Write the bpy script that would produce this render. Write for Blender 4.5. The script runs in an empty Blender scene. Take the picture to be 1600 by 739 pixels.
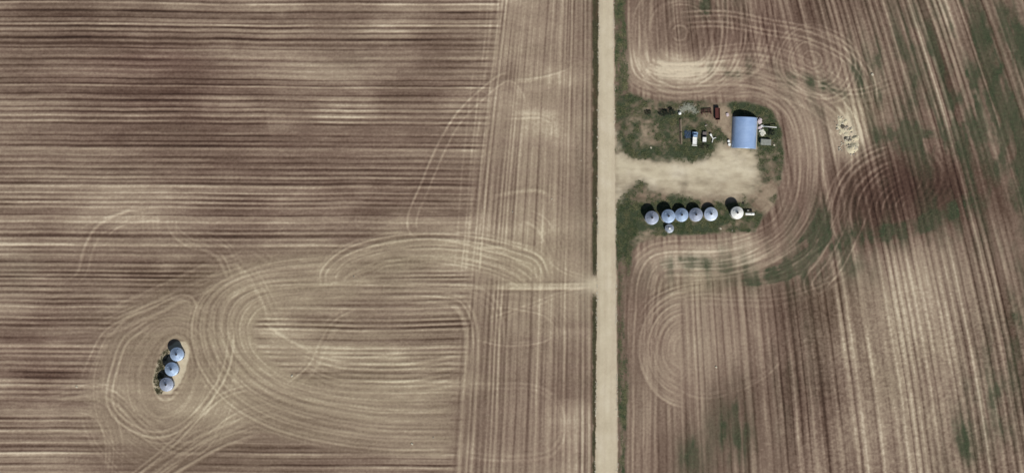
import bpy, bmesh, math, random
import numpy as np
from mathutils import Vector, Matrix

# ------------------------------------------------------------------ scene, camera, light
scene = bpy.context.scene
COL = scene.collection
R = math.radians
S = 0.27                     # metres on the ground per map unit
CX, CY = 800.0, 369.5
ALT = 900.0                  # flying height

cam = bpy.data.cameras.new('camera')
cam_o = bpy.data.objects.new('camera', cam)
COL.objects.link(cam_o)
cam_o.location = (0, 0, ALT)
cam_o.rotation_euler = (0, 0, 0)
cam.sensor_width = 36
cam.lens = 36.0 * ALT / (1600 * S)
cam.clip_start = 1.0
cam.clip_end = 20000
scene.camera = cam_o

SUN_EL, SHADOW_W = 48.0, 27.0          # elevation; shadows fall 27 deg west of north
world = bpy.data.worlds.new('World')
scene.world = world
world.use_nodes = True
wn = world.node_tree.nodes
wl = world.node_tree.links
wn.clear()
sky = wn.new('ShaderNodeTexSky')
sky.sky_type = 'NISHITA'
sky.sun_disc = False
sky.sun_elevation = R(SUN_EL)
sky.sun_rotation = R(180 - SHADOW_W)
bg = wn.new('ShaderNodeBackground')
bg.inputs['Strength'].default_value = 0.05
wo = wn.new('ShaderNodeOutputWorld')
wl.new(sky.outputs[0], bg.inputs['Color'])
wl.new(bg.outputs[0], wo.inputs['Surface'])

sun = bpy.data.lights.new('sun', 'SUN')
sun.energy = 3.8
sun.angle = R(0.5)
sun.color = (1.0, 0.975, 0.94)
sun_o = bpy.data.objects.new('sun', sun)
COL.objects.link(sun_o)
# light travels towards the north-west and down
d = Vector((-math.sin(R(SHADOW_W)) * math.cos(R(SUN_EL)), math.cos(R(SHADOW_W)) * math.cos(R(SUN_EL)), -math.sin(R(SUN_EL))))
sun_o.rotation_euler = d.to_track_quat('-Z', 'Y').to_euler()
sun_o.location = (60, -120, 200)

vs = scene.view_settings
vs.view_transform = 'Standard'
vs.look = 'None'
vs.exposure = 0.0
vs.gamma = 1.0
vs.use_curve_mapping = False

rng = np.random.default_rng(7)
random.seed(7)


def W(px, py, z=0.0):
    return Vector(((px - CX) * S, -(py - CY) * S, z))


# ------------------------------------------------------------------ materials
def lin(r, g, b):
    f = lambda c: (c / 255 / 12.92) if c / 255 <= 0.04045 else ((c / 255 + 0.055) / 1.055) ** 2.4
    return (f(r), f(g), f(b), 1.0)


def node_mat(name):
    m = bpy.data.materials.new(name)
    m.use_nodes = True
    nt = m.node_tree
    nt.nodes.clear()
    out = nt.nodes.new('ShaderNodeOutputMaterial')
    p = nt.nodes.new('ShaderNodeBsdfPrincipled')
    nt.links.new(p.outputs[0], out.inputs['Surface'])
    return m, nt, p


def math_node(nt, op, a, b=None, clamp=False):
    n = nt.nodes.new('ShaderNodeMath')
    n.operation = op
    n.use_clamp = clamp
    for i, v in enumerate((a, b)):
        if v is None:
            continue
        if isinstance(v, (int, float)):
            n.inputs[i].default_value = v
        else:
            nt.links.new(v, n.inputs[i])
    return n.outputs[0]


def mix_col(nt, fac, a, b, blend='MIX'):
    n = nt.nodes.new('ShaderNodeMix')
    n.data_type = 'RGBA'
    n.blend_type = blend
    n.clamp_factor = True
    if isinstance(fac, (int, float)):
        n.inputs[0].default_value = fac
    else:
        nt.links.new(fac, n.inputs[0])
    for i, v in ((6, a), (7, b)):
        if isinstance(v, tuple):
            n.inputs[i].default_value = v
        else:
            nt.links.new(v, n.inputs[i])
    return n.outputs[2]


def noise(nt, scale, detail=3.0, rough=0.55, coord='Object', dist=0.0):
    tc = nt.nodes.new('ShaderNodeTexCoord')
    n = nt.nodes.new('ShaderNodeTexNoise')
    n.inputs['Scale'].default_value = scale
    n.inputs['Detail'].default_value = detail
    n.inputs['Roughness'].default_value = rough
    n.inputs['Distortion'].default_value = dist
    nt.links.new(tc.outputs[coord], n.inputs['Vector'])
    return n.outputs['Fac']


def ramp(nt, fac, stops):
    n = nt.nodes.new('ShaderNodeValToRGB')
    e = n.color_ramp.elements
    while len(e) < len(stops):
        e.new(0.5)
    for el, (p, c) in zip(e, stops):
        el.position = p
        el.color = c
    nt.links.new(fac, n.inputs[0])
    return n.outputs[0]


def paint(name, col, col2=None, scale=3.0, rough=0.55, metal=0.0, bump=0.0, amount=0.6):
    """Weathered paint, metal or timber: two tones broken up by noise."""
    m, nt, p = node_mat(name)
    col2 = col2 or tuple(c * 0.6 for c in col[:3]) + (1.0,)
    f = noise(nt, scale, 5.0, 0.65)
    f = ramp(nt, f, [(0.38, (0, 0, 0, 1)), (0.66, (amount, amount, amount, 1))])
    c = mix_col(nt, f, col, col2)
    nt.links.new(c, p.inputs['Base Color'])
    p.inputs['Roughness'].default_value = rough
    p.inputs['Metallic'].default_value = metal
    if bump:
        b = nt.nodes.new('ShaderNodeBump')
        b.inputs['Strength'].default_value = bump
        b.inputs['Distance'].default_value = 0.03
        nt.links.new(noise(nt, scale * 4), b.inputs['Height'])
        nt.links.new(b.outputs[0], p.inputs['Normal'])
    return m


def ground_material():
    """Soil, crop residue, green growth and gravel, mixed by the 'cover' attribute:
    r = residue tone with painted rut shade, g = red-brown (or olive when negative), b = green growth, a = gravel."""
    m, nt, p = node_mat('ground_cover')
    at = nt.nodes.new('ShaderNodeAttribute')
    at.attribute_name = 'cover'
    sep = nt.nodes.new('ShaderNodeSeparateColor')
    nt.links.new(at.outputs['Color'], sep.inputs[0])
    tone, red, green = sep.outputs[0], sep.outputs[1], sep.outputs[2]
    grav = at.outputs['Alpha']
    n1 = noise(nt, 0.9, 4.0, 0.65)
    n2 = noise(nt, 3.5, 3.0, 0.6)
    n3 = noise(nt, 0.12, 4.0, 0.6)
    # clods and straw break the residue tone up
    j = math_node(nt, 'MULTIPLY', math_node(nt, 'SUBTRACT', n1, 0.5), 0.28)
    j2 = math_node(nt, 'MULTIPLY', math_node(nt, 'SUBTRACT', n2, 0.5), 0.26)
    t = math_node(nt, 'ADD', math_node(nt, 'ADD', tone, j), j2, True)
    soil = ramp(nt, t, [(0.0, lin(52, 38, 31)), (0.28, lin(88, 70, 58)), (0.5, lin(124, 105, 90)), (0.75, lin(162, 144, 123)), (1.0, lin(208, 193, 167))])
    soil_r = ramp(nt, t, [(0.0, lin(52, 35, 30)), (0.28, lin(88, 66, 57)), (0.5, lin(124, 101, 88)), (0.75, lin(166, 145, 125)), (1.0, lin(212, 198, 170))])
    soil_o = ramp(nt, t, [(0.0, lin(54, 43, 30)), (0.28, lin(90, 75, 57)), (0.5, lin(125, 110, 90)), (0.75, lin(163, 148, 123)), (1.0, lin(206, 195, 164))])
    c = mix_col(nt, math_node(nt, 'MAXIMUM', red, 0.0), soil, soil_r)
    c = mix_col(nt, math_node(nt, 'MAXIMUM', math_node(nt, 'MULTIPLY', red, -1.0), 0.0), c, soil_o)
    gr = math_node(nt, 'ADD', math_node(nt, 'MULTIPLY', n2, 0.5), math_node(nt, 'MULTIPLY', n1, 0.5))
    gcol = ramp(nt, gr, [(0.3, lin(34, 45, 31)), (0.5, lin(57, 67, 48)), (0.7, lin(100, 101, 76))])
    gfac = math_node(nt, 'MULTIPLY', green, math_node(nt, 'ADD', 0.55, math_node(nt, 'MULTIPLY', n1, 0.9)), True)
    c = mix_col(nt, gfac, c, gcol)
    gv = math_node(nt, 'ADD', math_node(nt, 'MULTIPLY', n3, 0.6), math_node(nt, 'MULTIPLY', n2, 0.4))
    gvc = ramp(nt, gv, [(0.3, lin(182, 170, 144)), (0.5, lin(199, 187, 160)), (0.7, lin(214, 204, 181))])
    c = mix_col(nt, grav, c, gvc)
    nt.links.new(c, p.inputs['Base Color'])
    p.inputs['Roughness'].default_value = 0.95
    p.inputs['Specular IOR Level'].default_value = 0.1
    b = nt.nodes.new('ShaderNodeBump')
    b.inputs['Strength'].default_value = 0.5
    b.inputs['Distance'].default_value = 0.12
    nt.links.new(math_node(nt, 'ADD', n1, n2), b.inputs['Height'])
    nt.links.new(b.outputs[0], p.inputs['Normal'])
    return m


GROUND = ground_material()
MAT = {
    'galv': paint('galvanised_steel', lin(180, 200, 224), lin(140, 158, 184), 1.1, 0.46, 0.4),
    'galv_old': paint('dull_galvanised_steel', lin(176, 184, 200), lin(134, 140, 154), 1.1, 0.5, 0.4),
    'galv_pale': paint('bright_galvanised_steel', lin(214, 225, 240), lin(184, 200, 222), 0.7, 0.46, 0.35),
    'galv_blue': paint('blue_grey_galvanised_steel', lin(176, 196, 220), lin(140, 162, 190), 0.6, 0.48, 0.4),
    'wall_steel': paint('corrugated_wall_steel', lin(150, 158, 168), lin(110, 116, 126), 1.5, 0.5, 0.3),
    'shed_roof': paint('blue_grey_arch_steel', lin(170, 196, 232), lin(150, 178, 218), 0.3, 0.36, 0.3, amount=0.8),  # blue of the reflected sky is put into this base colour
    'shed_wall': paint('shed_end_steel', lin(150, 168, 190), None, 1.0, 0.5, 0.2),
    'white': paint('white_paint', lin(240, 241, 236), lin(206, 204, 192), 1.2, 0.45),
    'white_old': paint('chalky_white_paint', lin(226, 228, 222), lin(172, 168, 156), 2.0, 0.6),
    'pale': paint('pale_bleached_timber', lin(186, 188, 170), lin(124, 122, 104), 2.0, 0.85),
    'pink': paint('pale_pinkish_sheet', lin(206, 192, 192), lin(150, 128, 126), 2.0, 0.6),
    'cream': paint('cream_scrap', lin(222, 220, 204), lin(160, 156, 140), 2.5, 0.7),
    'grey': paint('grey_weathered_board', lin(150, 152, 144), lin(106, 108, 98), 2.0, 0.85),
    'red': paint('oxide_red_paint', lin(98, 38, 32), lin(58, 26, 22), 2.0, 0.7),
    'red_in': paint('dusty_red_floor', lin(88, 44, 38), lin(60, 30, 26), 2.0, 0.85),
    'rust': paint('dark_red_rust', lin(92, 52, 46), lin(50, 30, 28), 3.0, 0.85),
    'brown': paint('weathered_brown_timber', lin(98, 82, 64), lin(50, 40, 32), 3.0, 0.9),
    'brown_pale': paint('greyed_timber', lin(128, 116, 98), lin(86, 76, 62), 3.0, 0.9),
    'blue_light': paint('faded_light_blue_paint', lin(150, 178, 206), lin(112, 136, 168), 2.0, 0.4),
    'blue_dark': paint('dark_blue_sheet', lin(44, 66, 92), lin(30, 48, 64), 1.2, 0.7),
    'hood': paint('rusty_grey_paint', lin(112, 104, 100), lin(80, 66, 60), 2.5, 0.6),
    'glass': paint('dark_window_glass', lin(18, 20, 26), lin(10, 12, 16), 2.0, 0.12),
    'rubber': paint('tyre_rubber', lin(30, 29, 28), lin(46, 42, 38), 4.0, 0.9),
    'steel_dark': paint('dark_steel', lin(58, 56, 56), lin(40, 34, 32), 3.0, 0.6, 0.4),
    'concrete': paint('concrete', lin(178, 172, 160), lin(140, 134, 122), 2.0, 0.9),
    'rock': paint('pale_field_rock', lin(198, 190, 168), lin(140, 132, 114), 1.2, 0.9, bump=0.4),
    'rock_grey': paint('grey_field_rock', lin(160, 152, 138), lin(98, 90, 80), 1.4, 0.9, bump=0.4),
    'earth': paint('pale_dug_earth', lin(206, 196, 166), lin(166, 154, 126), 0.8, 0.95, bump=0.5),
    'bark': paint('grey_bark', lin(70, 62, 52), lin(44, 38, 32), 5.0, 0.9),
    'leaf': paint('dark_leaf', lin(40, 48, 28), lin(24, 30, 18), 0.8, 0.8, amount=1.0),
    'leaf_olive': paint('olive_leaf', lin(62, 64, 42), lin(42, 44, 28), 0.8, 0.8, amount=1.0),
    'grass': paint('prairie_grass', lin(68, 86, 52), lin(130, 126, 90), 0.3, 0.85, amount=1.0),
    'grass_ditch': paint('ditch_grass', lin(72, 66, 42), lin(96, 90, 60), 0.3, 0.85, amount=1.0),
}


# ------------------------------------------------------------------ mesh helpers
class MB:
    """Collects simple solids and links them as ONE mesh object."""
    def __init__(self):
        self.v = []
        self.f = []

    def add(self, verts, faces):
        n = len(self.v)
        self.v += [tuple(v) for v in verts]
        self.f += [tuple(i + n for i in f) for f in faces]
        return self

    def box(self, c, s, rz=0.0, taper=1.0, M=None):
        hx, hy, hz = s[0] / 2, s[1] / 2, s[2] / 2
        vs_ = []
        for z, k in ((-hz, 1.0), (hz, taper)):
            for x, y in ((-hx, -hy), (hx, -hy), (hx, hy), (-hx, hy)):
                vs_.append(Vector((x * k, y * k, z)))
        Rm = M if M is not None else Matrix.Rotation(rz, 3, 'Z')
        vs_ = [Rm @ v + Vector(c) for v in vs_]
        return self.add(vs_, [(3, 2, 1, 0), (4, 5, 6, 7), (0, 1, 5, 4), (1, 2, 6, 5), (2, 3, 7, 6), (3, 0, 4, 7)])

    def tube(self, a, b, r, r2=None, n=8, cap=True):
        a, b = Vector(a), Vector(b)
        r2 = r if r2 is None else r2
        dz = (b - a).normalized()
        up = Vector((0, 0, 1)) if abs(dz.z) < 0.95 else Vector((1, 0, 0))
        ux = dz.cross(up).normalized()
        uy = dz.cross(ux)
        vs_ = []
        for p, rr in ((a, r), (b, r2)):
            for i in range(n):
                t = 2 * math.pi * i / n
                vs_.append(p + ux * math.cos(t) * rr + uy * math.sin(t) * rr)
        fs = [(i, (i + 1) % n, n + (i + 1) % n, n + i) for i in range(n)]
        if cap:
            fs += [tuple(range(n))[::-1], tuple(range(n, 2 * n))]
        return self.add(vs_, fs)

    def lathe(self, prof, n=40, c=(0, 0, 0), axis='Z', jitter=None, close=False):
        """prof: list of (radius, height)."""
        vs_ = []
        for k, (r, h) in enumerate(prof):
            for i in range(n):
                t = 2 * math.pi * i / n
                dh = jitter(k, i) if jitter else 0.0
                x, y, z = r * math.cos(t), r * math.sin(t), h + dh
                if axis == 'X':
                    x, y, z = z, x, y
                elif axis == 'Y':
                    x, y, z = x, z, y
                vs_.append((x + c[0], y + c[1], z + c[2]))
        fs = []
        m = len(prof)
        for k in range(m if close else m - 1):
            k2 = (k + 1) % m
            for i in range(n):
                fs.append((k * n + i, k * n + (i + 1) % n, k2 * n + (i + 1) % n, k2 * n + i))
        return self.add(vs_, fs)

    def build(self, name, mat, parent=None, smooth=False, bevel=0.0):
        me = bpy.data.meshes.new(name)
        me.from_pydata(self.v, [], self.f)
        bm = bmesh.new()
        bm.from_mesh(me)
        bmesh.ops.recalc_face_normals(bm, faces=bm.faces)
        bm.to_mesh(me)
        bm.free()
        me.materials.append(MAT[mat] if isinstance(mat, str) else mat)
        if smooth:
            me.polygons.foreach_set('use_smooth', [True] * len(me.polygons))
        o = bpy.data.objects.new(name, me)
        COL.objects.link(o)
        if bevel:
            b = o.modifiers.new('bevel', 'BEVEL')
            b.width = bevel
            b.segments = 2
        if parent:
            o.parent = parent
        return o


def tag(o, label=None, cat=None, group=None, kind=None):
    if label:
        o['label'] = label
    if cat:
        o['category'] = cat
    if group:
        o['group'] = group
    if kind:
        o['kind'] = kind
    return o


def empty(name, px, py, rz=0.0, label=None, cat=None, group=None, z=0.0):
    o = bpy.data.objects.new(name, None)
    COL.objects.link(o)
    o.location = W(px, py, z)
    o.rotation_euler = (0, 0, rz)
    o.empty_display_size = 0.3
    return tag(o, label, cat, group)


def copy_thing(o, px, py, rz, label, z=0.0):
    c = o.copy()
    COL.objects.link(c)
    c.location = W(px, py, z)
    c.rotation_euler = (0, 0, rz)
    c['label'] = label
    for ch in o.children:
        k = ch.copy()
        COL.objects.link(k)
        k.parent = c
        for g in ch.children:
            q = g.copy()
            COL.objects.link(q)
            q.parent = k
    return c


# ------------------------------------------------------------------ ground lattice
STEP = 4.0 / 3.0                           # map units, 0.36 m
gx = np.arange(-80, 1680.01, STEP)
gy = np.arange(-60, 800.01, STEP)
NX, NY = len(gx), len(gy)
PX, PY = np.meshgrid(gx, gy)               # row = map y


def vnoise(x, y, seed):
    g = np.random.default_rng(seed).random((256, 256))
    xi = np.floor(x).astype(int)
    yi = np.floor(y).astype(int)
    fx, fy = x - xi, y - yi
    fx = fx * fx * (3 - 2 * fx)
    fy = fy * fy * (3 - 2 * fy)
    a = g[yi & 255, xi & 255]
    b = g[yi & 255, (xi + 1) & 255]
    c = g[(yi + 1) & 255, xi & 255]
    e = g[(yi + 1) & 255, (xi + 1) & 255]
    return (a * (1 - fx) + b * fx) * (1 - fy) + (c * (1 - fx) + e * fx) * fy


def fbm(x, y, seed, octv=4, gain=0.5):
    s, a, t = 0.0, 1.0, 0.0
    for k in range(octv):
        s = s + a * (vnoise(x * 2 ** k + 17.3 * k, y * 2 ** k + 9.1 * k, seed + k) - 0.5)
        t += a
        a *= gain
    return s / t * 2.0                      # about -1..1


def sstep(a, b, x):
    t = np.clip((x - a) / (b - a), 0, 1)
    return t * t * (3 - 2 * t)


def gauss_blur(a, sig):
    r = int(math.ceil(sig * 3))
    k = np.exp(-0.5 * (np.arange(-r, r + 1) / sig) ** 2)
    k /= k.sum()
    for ax in (0, 1):
        pad = [(0, 0), (0, 0)]
        pad[ax] = (r, r)
        p = np.pad(a, pad, mode='edge')
        o = np.zeros_like(a)
        n = a.shape[ax]
        for i, w in enumerate(k):
            o += w * (p[i:i + n, :] if ax == 0 else p[:, i:i + n])
        a = o
    return a


def poly_sdf(pts, x=None, y=None):
    """Signed distance to a polygon (negative inside), map units."""
    x = PX if x is None else x
    y = PY if y is None else y
    d2 = np.full(x.shape, 1e12)
    ins = np.zeros(x.shape, bool)
    n = len(pts)
    for i in range(n):
        ax, ay = pts[i]
        bx, by = pts[(i + 1) % n]
        ex, ey = bx - ax, by - ay
        t = np.clip(((x - ax) * ex + (y - ay) * ey) / (ex * ex + ey * ey + 1e-9), 0, 1)
        d2 = np.minimum(d2, (x - ax - t * ex) ** 2 + (y - ay - t * ey) ** 2)
        c = ((ay > y) != (by > y)) & (x < (bx - ax) * (y - ay) / (by - ay + 1e-12) + ax)
        ins ^= c
    dd = np.sqrt(d2)
    return np.where(ins, -dd, dd)


def spline(pts, step=0.7, closed=False):
    P = np.array(pts, float)
    if closed:
        P = np.vstack([P[-1], P, P[0], P[1]])
    else:
        P = np.vstack([2 * P[0] - P[1], P, 2 * P[-1] - P[-2]])
    out = []
    for i in range(1, len(P) - 2):
        L = np.hypot(*(P[i + 1] - P[i]))
        t = np.linspace(0, 1, max(2, int(L / step)), endpoint=False)[:, None]
        p0, p1, p2, p3 = P[i - 1], P[i], P[i + 1], P[i + 2]
        out.append(0.5 * ((2 * p1) + (-p0 + p2) * t + (2 * p0 - 5 * p1 + 4 * p2 - p3) * t ** 2 + (-p0 + 3 * p1 - 3 * p2 + p3) * t ** 3))
    return np.vstack(out)


LINES = np.zeros((NY, NX))
WIDE = np.zeros((NY, NX))
COVER = np.zeros((NY, NX))                  # where turning passes wiped the straight rows out


def splat(buf, xy, w):
    u = (xy[:, 0] - gx[0]) / STEP
    v = (xy[:, 1] - gy[0]) / STEP
    i, j = np.floor(u).astype(int), np.floor(v).astype(int)
    ok = (i >= 0) & (j >= 0) & (i < NX - 1) & (j < NY - 1)
    i, j, u, v, w = i[ok], j[ok], u[ok], v[ok], w[ok]
    fu, fv = u - i, v - j
    for di, dj, ww in ((0, 0, (1 - fu) * (1 - fv)), (1, 0, fu * (1 - fv)), (0, 1, (1 - fu) * fv), (1, 1, fu * fv)):
        np.add.at(buf, (j + dj, i + di), w * ww)


def track(pts, offs, amp=1.0, closed=False, erase=0.0, wob=0.8, fade=True, dash=0.5, wide=0.42):
    """A pass of machinery: parallel ruts at the given offsets from one centre line."""
    c = spline(pts, closed=closed)
    tg = np.gradient(c, axis=0)
    if closed:
        tg = np.roll(c, -1, 0) - np.roll(c, 1, 0)
    tg /= np.maximum(np.hypot(tg[:, 0], tg[:, 1]), 1e-6)[:, None]
    nrm = np.stack([-tg[:, 1], tg[:, 0]], 1)
    k = 9
    ker = np.ones(k) / k
    if len(nrm) > 4 * k:
        for ax in (0, 1):
            nrm[:, ax] = np.convolve(np.pad(nrm[:, ax], k // 2, mode='edge'), ker, 'valid')
    s = np.arange(len(c)) * 0.7
    L = s[-1]
    ends = np.ones(len(c)) if (closed or not fade) else np.clip(np.minimum(s, L - s) / 25.0, 0, 1)
    for n, o in enumerate(offs):
        sd = random.randint(0, 9999)
        w1 = wob * fbm(s / 40.0, s * 0 + n * 3.7, sd, 2)
        a = amp * random.uniform(0.4, 1.25) * np.clip(1.0 + dash * 1.6 * fbm(s / 30.0, s * 0 + 5.1 + n, sd + 11, 3), 0.1, 2) * ends
        q = c + nrm * (o + w1)[:, None]
        dq = np.gradient(q, axis=0)
        ratio = np.clip((dq * tg).sum(1) / 0.7, 0, 1.5)      # inside a tight bend the rut runs out
        a = a * np.clip(ratio, 0, 1.3) * np.clip(ratio * 3 - 0.6, 0, 1)
        splat(WIDE if random.random() < wide else LINES, q, a * 0.7 / STEP)
        if erase:
            splat(COVER, q, erase * ends * 0.7 / STEP)


def offs(a, b, step, jit=0.45):
    o = np.arange(a, b + 1e-6, step)
    return [v + random.uniform(-jit, jit) * abs(step) for v in o]


def pairs(a, b, step, gap=6.0):
    out = []
    for v in np.arange(a, b + 1e-6, step):
        out += [v - gap / 2, v + gap / 2]
    return out


def ellipse(cx, cy, a, b, rot=0.0, t0=0.0, t1=360.0, n=26, sq=1.0):
    pts = []
    for i in range(n + 1):
        t = R(t0 + (t1 - t0) * i / n)
        ct, st = math.cos(t), math.sin(t)
        ct = math.copysign(abs(ct) ** sq, ct)
        st = math.copysign(abs(st) ** sq, st)
        x, y = a * ct, b * st
        pts.append((cx + x * math.cos(rot) - y * math.sin(rot), cy + x * math.sin(rot) + y * math.cos(rot)))
    return pts


# --- west field: turning passes
for k in range(24):                                         # rings round the three bins
    q = 26 + k * 4.0
    a_ = 1.0 if k % 4 in (0, 1) else 0.5
    track(ellipse(267 - k * 0.45, 577 + k * 1.1, q, 25 + q * 0.98, R(14), n=28), [0], a_ * (0.55 if k < 16 else 0.4), True, 1.5 if k < 19 else 0.5, 1.6, dash=0.8)
track([(240, 507), (202, 532), (185, 570), (175, 620), (190, 650), (230, 672), (265, 670), (302, 645), (328, 612), (343, 588), (352, 560), (356, 525), (352, 500)], [0, 9], 1.0, erase=0.8)
track([(300, 505), (290, 470), (240, 490), (175, 520), (150, 560), (135, 600)], [0, 10], 0.6)
T1 = [(715, 702), (600, 701), (520, 692), (450, 676), (395, 654), (350, 622), (318, 582), (304, 548), (300, 510), (310, 474), (335, 447), (375, 426), (430, 410), (520, 400)]
T2 = [(715, 660), (600, 658), (540, 650), (480, 637), (430, 620), (395, 600), (367, 573), (350, 548), (341, 510), (346, 478), (365, 455), (400, 440), (450, 434), (540, 430)]
T3 = [(715, 618), (610, 620), (550, 617), (500, 611), (455, 598), (425, 583), (400, 562), (386, 543), (380, 518), (384, 498), (398, 480), (425, 468), (470, 462), (560, 458)]


def between(q_):
    a, b, f = (T1, T2, q_) if q_ <= 1 else (T2, T3, q_ - 1)
    return [(p0[0] + (p1[0] - p0[0]) * f, p0[1] + (p1[1] - p0[1]) * f) for p0, p1 in zip(a, b)]


for q_, am in ((0.0, 0.9), (0.13, 0.9), (0.33, 0.8), (0.45, 0.8), (0.68, 0.9), (0.82, 0.9), (1.0, 0.9), (1.14, 0.8), (1.38, 0.8), (1.5, 0.9), (1.72, 0.9), (1.86, 0.8), (2.0, 0.6), (2.15, 0.6)):
    track(between(q_), [0], am, erase=1.5, dash=0.35)
for q_ in np.arange(-0.15, 2.3, 0.11):
    track(between(q_), [0], 0.28, erase=1.3, dash=0.8, wob=1.5)
track([(400, 606), (352, 620), (315, 650), (285, 682), (240, 722), (190, 760)], [0, 7], 0.8, erase=0.3)
track([(440, 640), (380, 655), (330, 690), (270, 735), (240, 760)], offs(-8, 12, 5), 0.55, erase=0.5)
track([(120, 612), (170, 600), (200, 618), (220, 640), (270, 668)], [0, 8], 0.6)
track([(130, 640), (150, 690), (190, 740), (210, 780)], [0, 7], 0.5)
track([(215, 330), (180, 345), (155, 360), (138, 390), (128, 425), (110, 445)], [-7, 7], 0.9)
track([(205, 347), (180, 358), (165, 372)], [0], 0.7)
for xx in (224, 232, 240, 247, 262, 270, 276):
    track([(xx, 328), (xx - 1, 350), (xx + 2, 372)], [0], 0.7)
track([(268, 340), (275, 362), (300, 380), (330, 384)], offs(-5, 8, 4), 0.8, erase=0.5)
track([(315, 365), (352, 384), (372, 415), (378, 440)], [-7, 0, 14, 22], 0.7)
track([(380, 385), (410, 398), (430, 415)], [-5, 5], 0.6)
track([(60, 470), (130, 455), (180, 452)], [0, 7], 0.4)
track([(60, 524), (150, 516), (215, 492), (270, 466), (330, 440), (400, 416)], offs(-26, 10, 5), 0.55, erase=0.7, wob=2.0, dash=0.8)
track([(70, 612), (150, 603), (188, 618), (225, 655), (275, 692), (330, 690)], offs(-4, 22, 5), 0.6, erase=0.7, wob=1.5, dash=0.7)
track([(110, 622), (160, 640), (182, 690), (178, 760)], offs(-8, 16, 6), 0.5, erase=0.4, dash=0.8)
track([(200, 765), (260, 722), (330, 682), (400, 656)], offs(-16, 24, 5), 0.6, erase=0.7, wob=1.5, dash=0.7)
track([(300, 375), (350, 392), (390, 420), (420, 470), (440, 520)], offs(-14, 14, 7), 0.5, wob=1.5, dash=0.8)
track([(445, 600), (480, 570), (500, 530), (520, 500), (560, 478)], offs(-10, 14, 6), 0.5, wob=1.5, dash=0.9)
track([(400, 505), (450, 540), (500, 560), (560, 566), (640, 560)], offs(-8, 10, 6), 0.55, erase=0.3, dash=0.7)
track([(120, 360), (150, 345), (200, 330), (260, 322)], [0, 8, 20], 0.5, dash=0.8)
track([(560, 395), (600, 378), (680, 374), (760, 386), (820, 410), (850, 440)], offs(0, 40, 6), 0.5, erase=0.5, wob=2.5, dash=0.8)
track([(750, 470), (800, 470), (850, 480), (880, 510), (885, 560)], offs(-6, 14, 6), 0.45, wob=2, dash=0.8)
track([(820, 330), (850, 350), (870, 390), (880, 430)], offs(-12, 12, 6), 0.45, wob=2, dash=0.8)
# single pair of wheel marks from the headland
track([(800, 118), (775, 129), (720, 180), (690, 230), (665, 288), (646, 332), (645, 358), (662, 370)], [-7, 7], 0.95, dash=0.5)
track([(775, 129), (800, 128), (815, 145), (822, 165)], [0, 5], 0.7)
track([(790, 126), (840, 122), (880, 112), (900, 100)], [0, 4], 0.6)
track([(780, 176), (840, 173), (868, 185), (873, 205), (868, 235)], [0, 5, 11], 0.6)
track([(760, 306), (820, 297), (850, 300), (868, 314)], [0, 3], 0.7)
track([(432, 165), (429, 185), (434, 205), (446, 214)], [0, 5, 10], 0.5)
track([(566, 330), (562, 345), (570, 358)], [0, 6], 0.6)
# long loop south of the wheel marks
LOOP = [(498, 448), (500, 420), (532, 390), (590, 370), (660, 362), (735, 366), (800, 380), (846, 400), (862, 436)]
track(LOOP, [-2, 3, 12, 17], 1.0, erase=0.7, dash=0.35)
track(LOOP, offs(20, 62, 5.5), 0.55, erase=0.8, wob=2.0)
track([(735, 384), (810, 384), (850, 402), (862, 440)], offs(-4, 14, 5), 0.5, erase=0.5)
track([(925, 446), (840, 447), (740, 446), (600, 441), (480, 439), (400, 444), (340, 470)], [0, -5], 1.1, erase=0.6, dash=0.3)
track([(928, 446), (860, 447), (770, 447)], [-3, 3.5, 0], 1.5, dash=0.2)
track([(928, 440), (880, 425), (850, 400)], [0, 6], 0.6)
track([(928, 452), (880, 462), (830, 480), (760, 505)], [0, 6], 0.6)
track([(870, 520), (845, 535), (790, 540), (740, 530)], [0, 5], 0.6)
# headland corner
track([(787, -40), (780, 60), (768, 160), (757, 260), (750, 350), (742, 440)], [-6, 0, 5, 16, 22, 34], 0.7, erase=0.25, dash=0.6)
HC = [(640, 474), (700, 478), (716, 488), (725, 512), (727, 560), (722, 640), (714, 760)]
track(HC, [0, -4, -13, -20], 1.0, erase=0.6, dash=0.3)
track([(700, 455), (745, 458), (770, 480), (779, 520), (780, 580), (775, 700), (772, 770)], [0, -9, 9], 0.9, erase=0.3)
track([(725, 606), (790, 606), (830, 607), (862, 624), (877, 660), (870, 692), (846, 708), (790, 712), (715, 705)], [0, -7], 0.8, dash=0.4)
track([(725, 660), (755, 640), (770, 620)], [0, 5], 0.6)
for k in range(7):                                          # sagging rows left of the headland
    y0 = 548 + k * 9
    track([(455 + k * 4, y0 - 16), (520, y0 + 6), (600, y0 + 12), (660, y0 + 8), (722, y0 - 4)], [0], 0.7, erase=0.7)

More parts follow.
